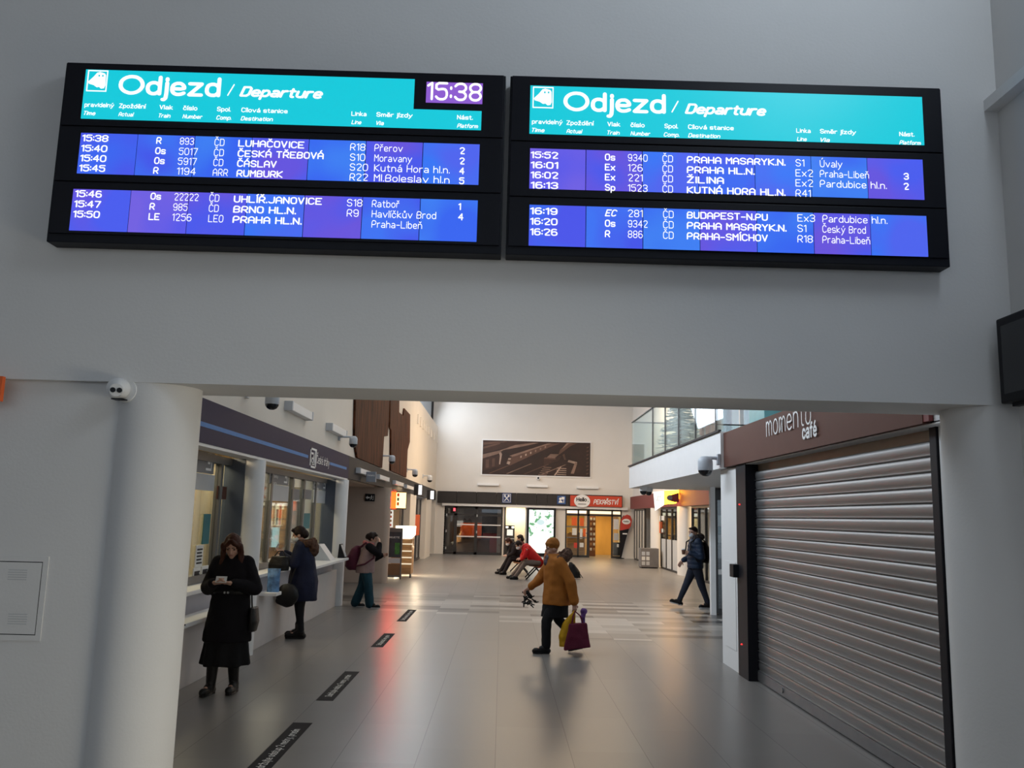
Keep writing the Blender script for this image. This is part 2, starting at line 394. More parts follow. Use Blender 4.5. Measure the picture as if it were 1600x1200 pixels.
# ---- mezzanine
struct(box('mezzanine_slab', M['white'], XR - .10, RW, 11.34, 19.6, 2.56, 3.05))
struct(box('mezzanine_edge_strip', M['anth'], XR - .13, XR - .09, 11.34, 19.63, 3.05, 3.075))
# ================================================================ departure boards
BY = 4.70                                                 # plane of the boards' faces
M['bezel'] = mat('black_board_housing', (.004, .005, .010), .5, var=.05, spec=.25)
M['bezel2'] = mat('black_board_bezel', (.0035, .004, .009), .45, var=.05, spec=.25)
M['cyan'] = emit('lit_cyan_header', (.0, .58, .70), 1.0)
M['cyan2'] = emit('lit_teal_header', (.0, .66, .74), 1.0)
M['ltext'] = emit('lit_white_lettering', (.95, .97, 1.0), 1.25)
M['clockface'] = emit('lit_violet_clock', (.26, .10, .62), 1.0)
def lcd(name, a, b):
    m = emit(name, a, 1.0); n, l = nodes_of(m)
    tc = n.new('ShaderNodeTexCoord'); nz = n.new('ShaderNodeTexNoise'); nz.inputs['Scale'].default_value = 3.0; nz.inputs['Detail'].default_value = 1
    l.new(tc.outputs['Object'], nz.inputs[0]); cr = n.new('ShaderNodeValToRGB'); e = cr.color_ramp.elements
    e[0].position, e[1].position = .38, .62; e[0].color = a + (1,); e[1].color = b + (1,)
    l.new(nz.outputs['Fac'], cr.inputs[0]); l.new(cr.outputs[0], n['Principled BSDF'].inputs['Emission Color']); return m
LCD = [lcd('lit_lcd_blue', a, b) for a, b in (((.035, .13, .86), (.06, .08, .80)), ((.06, .09, .82), (.13, .08, .70)), ((.12, .08, .72), (.06, .10, .84)), ((.05, .08, .80), (.04, .16, .88)), ((.03, .17, .90), (.07, .12, .84)), ((.09, .09, .80), (.16, .11, .74)), ((.04, .20, .88), (.03, .12, .86)))]
def bx(px, py): return at(px, py, Y=BY).x
def bz(px, py): return at(px, py, Y=BY).z
UX, UZ = Vector((1, 0, 0)), Vector((0, 0, 1))
PXM = F / BY * .94                                        # pixels per metre on the boards, about
def board(name, label, x0, x1, z0, z1, header, clock, rows, hx, tint):
    t = thing(name, label, 'departure board', ((x0 + x1) / 2, BY + .06, z0))
    MB().box(x0, x1, BY + .012, YF - .002, z0, z1, .006).build('housing', M['bezel'], t)
    zs = [z1, (header[3] + rows[0][1]) / 2 + .0, (rows[0][0] + rows[1][1]) / 2, z0 + .045]
    for a, b in zip(zs, zs[1:]): MB().box(x0 + .012, x1 - .012, BY, BY + .012, b + .004, a - .004, .003).build('bezel', M['bezel2'], t)
    # header
    hx0, hx1, hz1, hz0 = header; s = MB(); y = BY - .004
    if clock:
        cx0, cx1, cz1, cz0, nx, nz = clock
        s.prism([(hx0, y, hz0), (hx1, y, hz0), (hx1, y, nz), (nx, y, nz), (nx, y, hz1), (hx0, y, hz1)], (0, .004, 0))
    else: s.box(hx0, hx1, y, y + .004, hz0, hz1)
    h = s.build('header', [M['cyan'], M['cyan2']][tint], t)
    if clock:
        c = MB().box(cx0, cx1, y, y + .004, cz0, cz1).build('clock', M['clockface'], t)
        b = MB(); text_bm(b.bm, '15:38', (cx0 + .004, y - .001, cz0 + .012), UX, UZ, (cz1 - cz0) * .90, cx1 - cx0 - .008, .012); b.build('clock_digits', M['ltext'], c)
    # title, column captions
    b = MB(); off = hx
    def T(s, px, base, cap, x1=None, bold=0, it=0):
        p = at(px, base, Y=BY - .005); wd = (bx(x1, base) - p.x) if x1 else None
        text_bm(b.bm, s, p, UX, UZ, cap / PXM, wd, bold, it)
    for a in titles[off]: T(*a)
    b.build('header_lettering', M['ltext'], h)
    # train pictogram
    ix0, ix1, iy0, iy1 = icons[off]; q0 = at(ix0, iy1, Y=BY); q1 = at(ix1, iy0, Y=BY); W_, H_ = q1.x - q0.x, q1.z - q0.z; y = BY - .006
    b = MB(); g = .006
    b.box(q0.x, q1.x, y, y + .002, q1.z - g, q1.z); b.box(q0.x, q1.x, y, y + .002, q0.z, q0.z + g)
    b.box(q0.x, q0.x + g, y, y + .002, q0.z + g, q1.z - g); b.box(q1.x - g, q1.x, y, y + .002, q0.z + g, q1.z - g)
    P = [(.06, .45), (.30, .68), (.46, .88), (.60, .92), (.84, .86), (.90, .78), (.92, .30), (.86, .16), (.72, .14), (.62, .22), (.50, .20), (.34, .30), (.10, .36)]
    b.prism([(q0.x + u * W_, y, q0.z + v * H_) for u, v in P], (0, .002, 0))
    pic = b.build('train_pictogram', M['ltext'], h)
    b = MB(); b.box(q0.x + .54 * W_, q0.x + .62 * W_, y - .001, y, q0.z + .70 * H_, q0.z + .78 * H_); b.box(q0.x + .72 * W_, q0.x + .80 * W_, y - .001, y, q0.z + .70 * H_, q0.z + .78 * H_)
    b.build('pictogram_window', [M['cyan'], M['cyan2']][tint], pic)
    # two rows of seven LCD panels with the train list
    for ri, (rz0, rz1, rx0, rx1) in enumerate(rows):
        wq = (rx1 - rx0) / 7
        first = None
        for k in range(7):
            p = MB().box(rx0 + k * wq + .0022, rx0 + (k + 1) * wq - .0022, BY - .004, BY, rz0, rz1).build('display_panel', LCD[(k * 3 + ri * 2 + off * 5 + (k == 4)) % 7], t)
            first = first or p
        for line in lists[off][ri]:
            b = MB()
            for (s, px, base, cap, x1, bold, it) in line: T2(b.bm, s, px, base, cap, x1, bold, it)
            b.build('timetable_line', M['ltext'], first)
    return t
def T2(bm, s, px, base, cap, x1, bold, it):
    p = at(px, base, Y=BY - .006); wd = (bx(x1, base) - p.x) if x1 else None
    text_bm(bm, s, p, UX, UZ, cap / PXM, wd, bold, it)
def captions(xs, b0, b1, x0, sl):
    out = []
    for (s, a, e), (s2, a2, e2) in xs:
        out.append((s, a, b0 + sl * (a - x0), 7.5, e, .02, 0)); out.append((s2, a2, b1 + sl * (a2 - x0), 7.0, e2, .02, .25))
    return out
CAP_L = [(('pravidelný', 132, 179), ('Time', 131, 150)), (('Zpoždění', 186, 229), ('Actual', 185, 210)), (('Vlak', 249, 271), ('Train', 248, 267)), (('číslo', 286, 309), ('Number', 285, 317)), (('Spol.', 339, 361), ('Comp.', 338, 362)), (('Cílová stanice', 377, 450), ('Destination', 376, 427)), (('Linka', 549, 573), ('Line', 549, 565)), (('Směr jízdy', 588, 645), ('Via', 588, 600)), (('Nást.', 714, 739), ('Platform', 714, 747))]
CAP_R = [(('pravidelný', 831, 879), ('Time', 831, 851)), (('Zpoždění', 885, 928), ('Actual', 885, 910)), (('Vlak', 949, 969), ('Train', 949, 968)), (('číslo', 985, 1007), ('Number', 985, 1016)), (('Spol.', 1038, 1059), ('Comp.', 1037, 1061)), (('Cílová stanice', 1075, 1146), ('Destination', 1075, 1125)), (('Linka', 1244, 1266), ('Line', 1245, 1260)), (('Směr jízdy', 1281, 1337), ('Via', 1282, 1296)), (('Nást.', 1405, 1428), ('Platform', 1405, 1438))]
titles = [captions(CAP_L, 167, 180, 131, .034) + [('Qdjezd', 184, 147.5, 33, 345, .025, 0), ('/', 355, 150, 20, 366, .004, .0), ('Departure', 374, 151, 17.5, 505, .036, .3)],
          captions(CAP_R, 193.5, 206.5, 831, .034) + [('Qdjezd', 880, 173.5, 33, 1040, .025, 0), ('/', 1049, 176, 20, 1060, .004, 0), ('Departure', 1070, 178, 17.5, 1197, .036, .3)]]
icons = [(135, 170, 111, 143), (832, 865, 137, 169)]
def lines(x_t, times, xs, x0, rows, sl):
    out = []
    for i, r in enumerate(rows):
        ln = []; out.append(ln)
        for j, (s, (px, wpc)) in enumerate(zip(r, xs)):
            if not s: continue
            x = px - (1.6 * i if j < 3 else .9 * i if j < 5 else .3 * i) * lines.skew
            bold = j in (0, 1, 4, 7)
            ln.append((s, x, times[i] + sl * (x - x0), 11.2 if bold else 11.7, x + len(s) * wpc if wpc else None, .021 if bold else .0, .3 if s == 'EC' else 0))
    return out
lines.skew = 1
XS1 = [(128, 8.4), (244, None), (281, 7.5), (335, 8), (372, 10.4), (547, None), (585, 7.4), (718, None)]
XS2 = [(117, 8.6), (235, None), (272, 7.7), (327, 8), (365, 9.9), (542, None), (581, 7.2), (716, None)]
L1 = lines(0, [221, 237, 252.5, 268], XS1, 128, [('15:38', 'R', '893', 'ČD', 'LUHAČOVICE', 'R18', 'Přerov', '2'), ('15:40', 'Os', '5017', 'ČD', 'ČESKÁ TŘEBOVÁ', 'S10', 'Moravany', '2'), ('15:40', 'Os', '5917', 'ČD', 'ČÁSLAV', 'S20', 'Kutná Hora hl.n.', '4'), ('15:45', 'R', '1194', 'ARR', 'RUMBURK', 'R22', 'Ml.Boleslav hl.n', '5')], .034)
L2 = lines(0, [308, 324, 340], XS2, 116, [('15:46', 'Os', '22222', 'ČD', 'UHLÍŘ.JANOVICE', 'S18', 'Ratboř', '1'), ('15:47', 'R', '985', 'ČD', 'BRNO HL.N.', 'R9', 'Havlíčkův Brod', '4'), ('15:50', 'LE', '1256', 'LEO', 'PRAHA HL.N.', '', 'Praha-Libeň', '')], .034)
lines.skew = 0
XS3 = [(829, 8.6), (945, None), (981, 7.6), (1035, 8), (1073, 9.6), (1243, None), (1281, 6.9), (1412, None)]
XS4 = [(828, 8.6), (945, None), (981, 7.6), (1036, 8), (1073, 9.7), (1246, None), (1285, 6.7), (1412, None)]
L3 = lines(0, [247.3, 263, 278.6, 294.6], XS3, 829, [('15:52', 'Os', '9340', 'ČD', 'PRAHA MASARYK.N.', 'S1', 'Úvaly', ''), ('16:01', 'Ex', '126', 'ČD', 'PRAHA HL.N.', 'Ex2', 'Praha-Libeň', '3'), ('16:02', 'Ex', '221', 'ČD', 'ŽILINA', 'Ex2', 'Pardubice hl.n.', '2'), ('16:13', 'Sp', '1523', 'ČD', 'KUTNÁ HORA HL.N.', 'R41', '', '')], .031)
L4 = lines(0, [335, 351.2, 367.6], XS4, 828, [('16:19', 'EC', '281', 'ČD', 'BUDAPEST-N.PU', 'Ex3', 'Pardubice hl.n.', ''), ('16:20', 'Os', '9342', 'ČD', 'PRAHA MASARYK.N.', 'S1', 'Český Brod', ''), ('16:26', 'R', '886', 'ČD', 'PRAHA-SMÍCHOV', 'R18', 'Praha-Libeň', '')], .027)
lists = [(L1, L2), (L3, L4)]
def avgz(*ps): return sum(bz(*p) for p in ps) / len(ps)
def avgx(*ps): return sum(bx(*p) for p in ps) / len(ps)
ZT, ZB = avgz((105, 92), (790, 116), (797, 116), (1470, 143)), avgz((68, 376), (783, 398), (1488, 415))
XM0, XM1 = bx(788, 250) - .004, bx(794, 250)
board('departure_board', 'black departure board on the left, with the violet clock reading 15:38', avgx((105, 92), (68, 376)), XM0, ZB, ZT,
      (avgx((135, 108), (127, 183)), avgx((754, 176), (750, 206)), avgz((135, 108), (647, 125)), avgz((127, 183), (751, 206))),
      (bx(666, 145), bx(754, 148), avgz((666, 128), (754, 131)), avgz((665, 160), (753, 163)), bx(647, 150), avgz((647, 170), (753, 175))),
      [(avgz((120, 268), (748, 292)), avgz((127, 206), (750, 228)), avgx((127, 206), (120, 268)), avgx((750, 228), (748, 292))),
       (avgz((108, 357), (745, 381)), avgz((115, 293), (747, 316)), avgx((115, 293), (108, 357)), avgx((747, 316), (745, 381)))], 0, 0)
board('departure_board', 'black departure board on the right, without a clock in its header', XM1, avgx((1470, 143), (1488, 415)), ZB, ZT,
      (bx(828, 170), bx(1442, 190), avgz((828, 133), (1441, 153)), avgz((827, 208), (1444, 228))), None,
      [(avgz((827, 295), (1444, 312)), avgz((828, 232), (1442, 250)), bx(827, 264), bx(1443, 281)),
       (avgz((825, 384), (1450, 401)), avgz((827, 320), (1447, 338)), bx(826, 352), bx(1449, 370))], 1, 0)
# ================================================================ left side: ticket office under the violet fascia
XF = -3.22
def zat(px, py, X): return at(px, py, X=X).z
def yat(px, py, X): return at(px, py, X=X).y
YE = yat(545, 730, XF)                                     # far end of the violet fascia
t = thing('ticket_office_fascia', 'violet navy fascia with a light blue line over the ticket windows', 'fascia', (XF, YR, 2.55))
ft, fb = zat(545, 712, XF), zat(545, 748, XF)
box('cladding', M['purple'], XF - .045, XF, YR + .02, YE, fb, ft, t)
sz = zat(420, 694.5, XF + .003); y1 = yat(481, 718, XF); y2, y3 = yat(515, 731, XF), yat(541, 738, XF)
MB().box(XF, XF + .003, YR + .02, y1, sz - .025, sz + .025).box(XF, XF + .003, y2, y3, sz - .025, sz + .025).build('blue_line', M['stripe'], t)
box('soffit_strip', M['white'], XF - .25, XF - .01, YR + .02, YE, fb - .035, fb - .002, t)
# lettering and square emblem
lo = at(494.5, 720, X=XF + .004); le = at(514.5, 727, X=XF + .004)
b = MB(); text_bm(b.bm, 'České dráhy', (XF + .004, lo.y, sz - .07), (0, 1, 0), (0, 0, 1), .15, le.y - lo.y, .012); b.build('fascia_lettering', M['signwhite'], t)
e0, e1 = yat(484.5, 710, XF), yat(494, 714, XF); zc = sz; g = .035
b = MB(); x = XF + .002
def sq(y0, y1, z0, z1): b.box(x, x + .004, y0, y1, z0, z1)
H = .165
for (u0, u1, v0, v1) in ((0, 1, .9, 1), (0, .12, .1, 1), (.88, 1, 0, .9), (.2, 1, 0, .1), (.2, .62, .68, .78), (.52, .62, .2, .78), (.2, .62, .2, .3), (.2, .3, .2, .52), (.2, .5, .44, .53), (.72, .8, .2, .9), (.3, .8, .16, .24)):
    sq(e0 + (e1 - e0) * u0, e0 + (e1 - e0) * u1, zc - H + 2 * H * v0, zc - H + 2 * H * v1)
b.build('emblem', M['signwhite'], t)

# round columns between the bays
for i, (px, Yc, r) in enumerate(((401, 11.45, .155), (533, 17.65, .165))):
    cx = -3.33
    o = MB().loft([((cx, Yc, 0), r, r), ((cx, Yc, fb - .036), r, r)], 40).build('trim_%d' % (4 + i), M['white'], smooth=True); struct(o)
# the glazed bays
GX = -3.62
def bay(n, ya, yb, mull, zs=.98):
    w = struct(box('window_%d' % n, M['greyframe'], GX - .05, GX + .05, ya, yb, fb - .13, fb - .036))
    box('sill', M['greyframe'], GX - .05, GX + .05, ya, yb, zs, zs + .09, w)
    for y in mull: box('mullion', M['greyframe'], GX - .04, GX + .04, y - .045, y + .045, zs + .09, fb - .13, w)
    for a, c in zip(mull, mull[1:]): box('pane', M['glass'], GX - .006, GX + .006, a + .045, c - .045, zs + .09, fb - .13, w)
    return w
bay(1, 6.2, 11.4, [6.25, 8.0, yat(338, 800, GX), yat(358, 800, GX)])
bay(2, 11.9, 17.45, [11.95, yat(419, 800, GX), yat(452.5, 800, GX), yat(471, 800, GX), yat(489, 800, GX), yat(511, 800, GX)])
M['reveal'] = mat('blue_grey_reveal', (.10, .12, .16), .3, .3, var=.03)
struct(box('trim_6', M['reveal'], GX - .05, -3.40, yat(358, 800, GX) + .05, 11.30, .98, fb - .036))
struct(box('trim_7', M['reveal'], GX - .05, -3.40, yat(511, 800, GX) + .05, 17.5, .98, fb - .036))
# counters
def counter(label, ya, yb, shelf, upper):
    t = thing('ticket_counter', label, 'counter', (-3.3, (ya + yb) / 2, 0), group='ticket counters along the glass')
    box('front_panel', M['counter'], -3.62, -3.27, ya, yb, 0, .72, t, .004)
    box('upper_panel', M['counterdk'], -3.62, -3.36, ya, yb, .72, .93, t, .004)
    box('sill_top', M['white'], -3.66, -3.30, ya, yb, .93, .975, t, .006)
    box('low_shelf', M['white'], -3.28, -3.03, shelf[0], shelf[1], .70, .745, t, .008)
    if upper: box('high_shelf', M['white'], -3.30, -2.98, upper[0], upper[1], .93, .975, t, .008)
    return t
counter('pale ticket counter between the big round pier and the first slim column', 5.6, 11.28, (7.0, 10.6), None)
counter('pale ticket counter between the two slim columns, with a raised shelf at its far end', 11.62, 17.46, (11.9, yat(452, 915, -2.93)), (yat(488, 885, -2.98), 17.08))
# ---- inside the ticket office
struct(box('wall_office', M['officewall'], -7.2, -7.0, 5.4, 18.6, 0, 3.0))
struct(box('wall_office_end', M['officewall'], -7.2, -3.5, 18.45, 18.6, 0, 3.0))
struct(box('ceiling_office', M['officewall'], -7.2, -3.66, 5.4, 18.6, 2.75, 2.9))
area('office_ceiling_lamp', (-4.15, 11.0, 2.70), (0, 0, -1), .5, 4, 110, (1, .78, .48))
area('office_ceiling_lamp', (-4.3, 15.8, 2.70), (0, 0, -1), .5, 4, 90, (1, .84, .60))
# header signs and posters behind the panes
def on_glass(name, label, cat, px0, px1, py0, py1, m, X=GX + .022, group=None, th=.012):
    a = at(px0, (py0 + py1) / 2, X=X); c = at(px1, (py0 + py1) / 2, X=X); zc = (px0 + px1) / 2
    z1_, z0_ = zat(zc, py0, X), zat(zc, py1, X)
    t = thing(name, label, cat, (X, (a.y + c.y) / 2, z0_), group=group)
    box('panel', m, X - th, X, a.y, c.y, z0_, z1_, t); return t, a.y, c.y, z0_, z1_
def pict(t, y0, z0, s, X=GX + .024):
    b = MB(); b.ell((X, y0 + .5 * s, z0 + .85 * s), .004, .10 * s, .10 * s, 10, 6); b.prism([(X, y0 + .32 * s, z0 + .7 * s), (X, y0 + .68 * s, z0 + .7 * s), (X, y0 + .62 * s, z0 + .3 * s), (X, y0 + .38 * s, z0 + .3 * s)], (.003, 0, 0))
    b.box(X, X + .003, y0 + .75 * s, y0 + .82 * s, z0 + .1 * s, z0 + .55 * s); b.box(X, X + .003, y0 + .2 * s, y0 + .82 * s, z0 + .05 * s, z0 + .14 * s)
    b.build('pictogram', M['signwhite'], t)
for (px0, px1, py0, py1, lab) in ((300, 335, 705, 739, 'dark grey header sign with a white pictogram, behind the first ticket window'), (421, 451, 734, 757, 'dark grey header sign with white lettering, behind the window right of the first slim column'), (490, 510, 746, 765, 'dark grey header sign with white lettering, behind the pane nearest the second slim column')):
    t, ya, yb, za, zb = on_glass('header_sign', lab, 'sign', px0, px1, py0, py1, M['signgrey'], group='header signs of the ticket windows')
    pict(t, yb - .36, za + .02, .32)
    b = MB()
    if px0 > 400:
        text_bm(b.bm, 'Jízdenky', (GX + .0235, ya + .08, zb - .14), (0, 1, 0), (0, 0, 1), .055, min(.42, yb - ya - .4), .02); text_bm(b.bm, 'Tickets', (GX + .0235, ya + .08, zb - .25), (0, 1, 0), (0, 0, 1), .055, min(.36, yb - ya - .45), .02)
        b.build('sign_lettering', M['signwhite'], t)
for (px0, px1, py0, py1, lab) in ((300, 335, 740, 766, 'pale frosted film under the header sign of the first ticket window'), (422, 451, 758, 783, 'pale frosted film under the header sign right of the first slim column'), (490, 509, 766, 786, 'pale frosted film under the header sign nearest the second slim column')):
    on_glass('frosted_film', lab, 'window film', px0, px1, py0, py1, M['frost'], group='frosted films on the ticket windows')
for (px0, px1, py0, py1, lab, m) in ((340, 354, 760, 780, 'small dark red notice high in the narrow pane beside the first slim column', M['cappu']), (455, 468, 764, 781, 'dark notice in the narrow pane behind the navy-coated woman', M['signgrey']), (473, 487, 765, 780, 'dark notice in the pane above the teal poster', M['signgrey']), (472, 484, 802, 826, 'teal poster on the glass above the navy-coated woman', M['teal']), (318, 328, 803, 850, 'teal notice on the glass of the first ticket window', M['teal'])):
    on_glass('notice', lab, 'notice', px0, px1, py0, py1, m, group='notices on the ticket windows')
for i, (px0, px1, py0, py1, lab) in enumerate(((306, 317, 852, 886, 'white paper with black print on the first ticket window, uppermost of three'), (302, 313, 887, 907, 'white leaflet on the first ticket window, lowest on the left'), (315, 325, 884, 903, 'white leaflet on the first ticket window, lowest on the right'))):
    t, ya, yb, za, zb = on_glass('leaflet', lab, 'leaflet', px0, px1, py0, py1, M['paper'], group='papers on the first ticket window')
    b = MB()
    for k in range(5):
        z = zb - .04 - (zb - za - .06) * k / 5
        b.box(GX + .0222, GX + .024, ya + .03, yb - .03 - .02 * (k % 2), z - .02, z)
    b.build('print', M['black'], t)
# curtain strips and equipment seen through the glass
for i, y in enumerate((12.35, 13.0, 13.65, 14.4)):
    s = MB()
    for k in range(8): s.rc((-4.75, y + k * .065, .03), (-4.75, y + k * .065, 2.74), .04, .04, 8)
    tag(s.build('curtain', M['curtain'], smooth=True), 'pale yellowish curtain hanging in the lit ticket office', 'curtain', 'curtains in the ticket office')
t = thing('reflection_cabinet', 'glowing cabinet put in the ticket office for lit shops mirrored in the glass, right of the first slim column', 'cabinet', (-4.7, 18.3, 0))  # its glowing parts stand in for lit shops mirrored in the pane
cx0, cx1 = at(420, 820, Y=18.2).x, at(447, 820, Y=18.2).x
box('body', M['wood'], cx0, cx1, 18.2, 18.44, .4, 2.25, t)
zA, zB, zC = at(430, 788, Y=18.19).z, at(430, 824, Y=18.19).z, at(430, 855, Y=18.19).z
box('lit_shelf', emit('reflected_warm_glow', (1, .78, .45), 1.6), cx0 + .06, cx1 - .06, 18.17, 18.2, zB + .04, zA, t)
box('screen', emit('reflected_pale_glow', (.62, .82, .74), 1.3), cx0 + .1, cx1 - .12, 18.14, 18.17, zC, zB, t)
for k, u in enumerate((.25, .45, .62, .78)): box('file', [M['wood'], M['teal'], M['orange'], M['wood']][k], cx0 + (cx1 - cx0) * u, cx0 + (cx1 - cx0) * (u + .1), 18.12, 18.169, zB + .05, zA - .1 * (k % 2), t)
t = thing('storage_shelf', 'dark shelf with orange and brown goods deep in the ticket office', 'shelf', (-4.3, 18.3, 0))
sx0, sx1 = at(450, 820, Y=18.2).x, at(466, 820, Y=18.2).x
box('body', M['darkframe'], sx0, sx1, 18.2, 18.44, .5, 2.2, t)
for k in range(5):
    box('goods', [M['orange'], M['wood'], M['paper'], M['seatwood'], M['orange']][k], sx0 + .04, sx1 - .05, 18.12, 18.199, .7 + k * .29, .9 + k * .29, t)
t = thing('office_desk', 'dark office desk behind the first ticket window', 'desk', (-5.0, 9.6, 0))
box('desk_top', M['wood'], -5.4, -4.4, 8.4, 10.8, .72, .76, t)
for y in (8.5, 10.7):
    for x in (-5.3, -4.5): box('leg', M['greyframe'], x - .03, x + .03, y - .03, y + .03, 0, .72, t)
t = thing('computer_monitor', 'dark computer monitor on the desk behind the first ticket window', 'monitor', (-4.9, 10.0, .76))
box('screen', M['black'], -4.93, -4.89, 9.7, 10.3, .88, 1.24, t, .005); box('stand', M['black'], -4.95, -4.87, 9.95, 10.05, .775, .88, t); box('foot', M['black'], -5.0, -4.8, 9.85, 10.15, .76, .775, t)
# things on the counters
def small(name, label, cat, m, *b, bev=.004): return tag(box(name, m, *b, bev=bev), label, cat)
small('folder', 'flat black folder lying on the low shelf beside the big round pier', 'folder', M['black'], -3.20, -2.98, 7.9, 8.4, .747, .76)
p = at(411, 905, X=-3.12)
t = thing('paper_bag', 'small blue and white paper bag on the low shelf beside the first slim column', 'bag', (-3.12, 12.05, .745))
MB().loft([((-3.12, 12.05, .746), .085, .06), ((-3.12, 12.05, .95), .085, .06), ((-3.12, 12.05, 1.06), .09, .012)], 12).build('bag_body', mat('blue_print', (.10, .22, .42), .6, var=.6, scale=14), t)
y0 = yat(516, 880, -3.15)
t = thing('brochure_rack', 'grey slanted brochure rack on the far end of the ticket counter', 'rack', (-3.2, y0, .975))
MB().prism([(-3.40, y0 - .25, .975), (-3.10, y0 - .25, .975), (-3.32, y0 - .25, 1.26), (-3.40, y0 - .25, 1.26)], (0, .45, 0)).build('rack_body', M['ptzgrey'], t)
t = thing('card_display', 'small dark framed card standing beside the second slim column', 'display', (-3.1, 17.0, .975))
MB().prism([(-3.16, 16.85, .975), (-3.02, 16.85, .975), (-3.12, 16.85, 1.24), (-3.14, 16.85, 1.24)], (0, .26, 0)).build('frame', M['black'], t)
MB().prism([(-3.025, 16.89, 1.0), (-3.022, 16.89, 1.0), (-3.108, 16.89, 1.22), (-3.111, 16.89, 1.22)], (0, .18, 0)).build('card', M['frost'], t)

# ================================================================ wall above: wooden relief, lamps, cameras, slots
WXF = XL - .02
def wp(px, py): return at(px, py, X=WXF)
M['relief'] = mat('stained_wood_relief', (.085, .028, .012), .7, var=.8, scale=3.0, bump=.8, bscale=7, stretch=(1, 5, .45), spec=.12)
def relief(name, pts, label):
    s = MB(); s.prism([wp(*p) + Vector((.006, 0, 0)) for p in pts], (.05, 0, 0)); o = s.build(name, M['relief'])
    return tag(o, label, 'wall relief', 'wooden reliefs on the left wall')
relief('wooden_relief', [(553, 580), (607, 580), (604.5, 650), (603, 681), (597, 682), (594, 731), (555, 715), (550.5, 690)], 'wide dark brown wooden relief high on the left wall, the nearer one')
relief('wooden_relief', [(608, 580), (622, 580), (621, 644), (628, 650), (629.5, 638), (638.5, 648), (638, 690), (634.5, 703), (632.5, 746), (608, 735), (608.5, 672), (606.5, 668)], 'narrow dark brown wooden relief with a stepped outline, the farther one on the left wall')
def wall_bar(label, a, c, X, h=.10, d=.10, m=None):
    p, q = at(*a, X=X), at(*c, X=X); z = (p.z + q.z) / 2
    t = thing('wall_light', label, 'wall light', (X, (p.y + q.y) / 2, z), group='bar lights on the left wall')
    box('housing', m or M['signwhite'], X, X + d, p.y + .06, q.y - .06, z - h / 2, z + h / 2, t, .008)
    box('end_cap', M['ptzgrey'], X, X + d + .006, p.y, p.y + .06, z - h / 2 - .005, z + h / 2 + .005, t, .004); box('end_cap', M['ptzgrey'], X, X + d + .006, q.y - .06, q.y, z - h / 2 - .005, z + h / 2 + .005, t, .004)
wall_bar('white bar light high on the left wall, nearest of the row', (444, 634), (478, 650), WXF, .13, .12)
wall_bar('white bar light on the left wall, beside the dome camera next to the wooden relief', (509, 666), (533, 679), WXF, .13, .12)
for a, c, lab in (((556, 734), (576, 742), 'bar light on the dark fascia just past the violet one'), ((587, 744), (603, 750), 'bar light on the dark fascia, right of the hanging sign'), ((613, 753), (626, 758), 'bar light on the dark fascia, second from its lit signs'), ((631, 759), (642, 764), 'bar light on the dark fascia, nearest the lit signs')):
    wall_bar(lab, a, c, XF, .11, .10)
def dome_cam(label, px, py, X, w_px, wall, side=1):
    """pendant dome camera: body hangs at the end of an arm from the wall plane"""
    c = at(px, py, X=X); r = w_px / F * c.y / 2
    t = thing('dome_camera', label, 'security camera', (c.x, c.y, c.z - r), group='pendant dome cameras')
    MB().lathe(c, [(0, r * 1.35), (r * .55, r * 1.28), (r * .9, r * .95), (r, r * .6), (r, -r * .55), (r * .96, -r * .62)], 24).build('housing', M['ptzgrey'], t, smooth=True)
    MB().lathe(c, [(r * .96, -r * .6), (r * .92, -r * .85), (r * .68, -r * 1.2), (r * .35, -r * 1.38), (0, -r * 1.42)], 24).build('dome', M['lens'], t, smooth=True)
    za = c.z + r * 1.1
    MB().rc((c.x, c.y, za), (wall + side * .03, c.y, za), r * .22, r * .26, 12).build('arm', M['ptzgrey'], t, smooth=True)
    MB().box(wall, wall + side * .04, c.y - r * .42, c.y + r * .42, za - r * .95, za + r * .55, .006).build('wall_bracket', M['ptzgrey'], t)
    return t
dome_cam('grey pendant dome camera right under the soffit, left of the bar lights', 425.5, 625, -2.93, 22, WXF)
dome_cam('grey pendant dome camera in front of the near edge of the wide wooden relief', 552, 690, -2.97, 13, WXF)
dome_cam('grey pendant dome camera in front of the narrow wooden relief', 612.5, 718, -2.97, 10, WXF)
dome_cam('grey pendant dome camera past the wooden reliefs, nearer of two', 648.5, 739, -2.97, 9, WXF)
dome_cam('grey pendant dome camera past the wooden reliefs, the one nearest the far wall', 671.5, 748, -2.97, 8, WXF)
for k in range(9):
    p = wp(652.5 + k * 4.2, 654.5 + k * 4.6)
    s = MB().box(WXF, WXF + .05, p.y - .10, p.y + .10, p.z - .18, p.z + .18, .01)
    tag(s.build('wall_slot', M['warmwall']), 'small raised slot cover in the row under the top of the left wall', 'vent', 'slot covers along the top of the left wall')

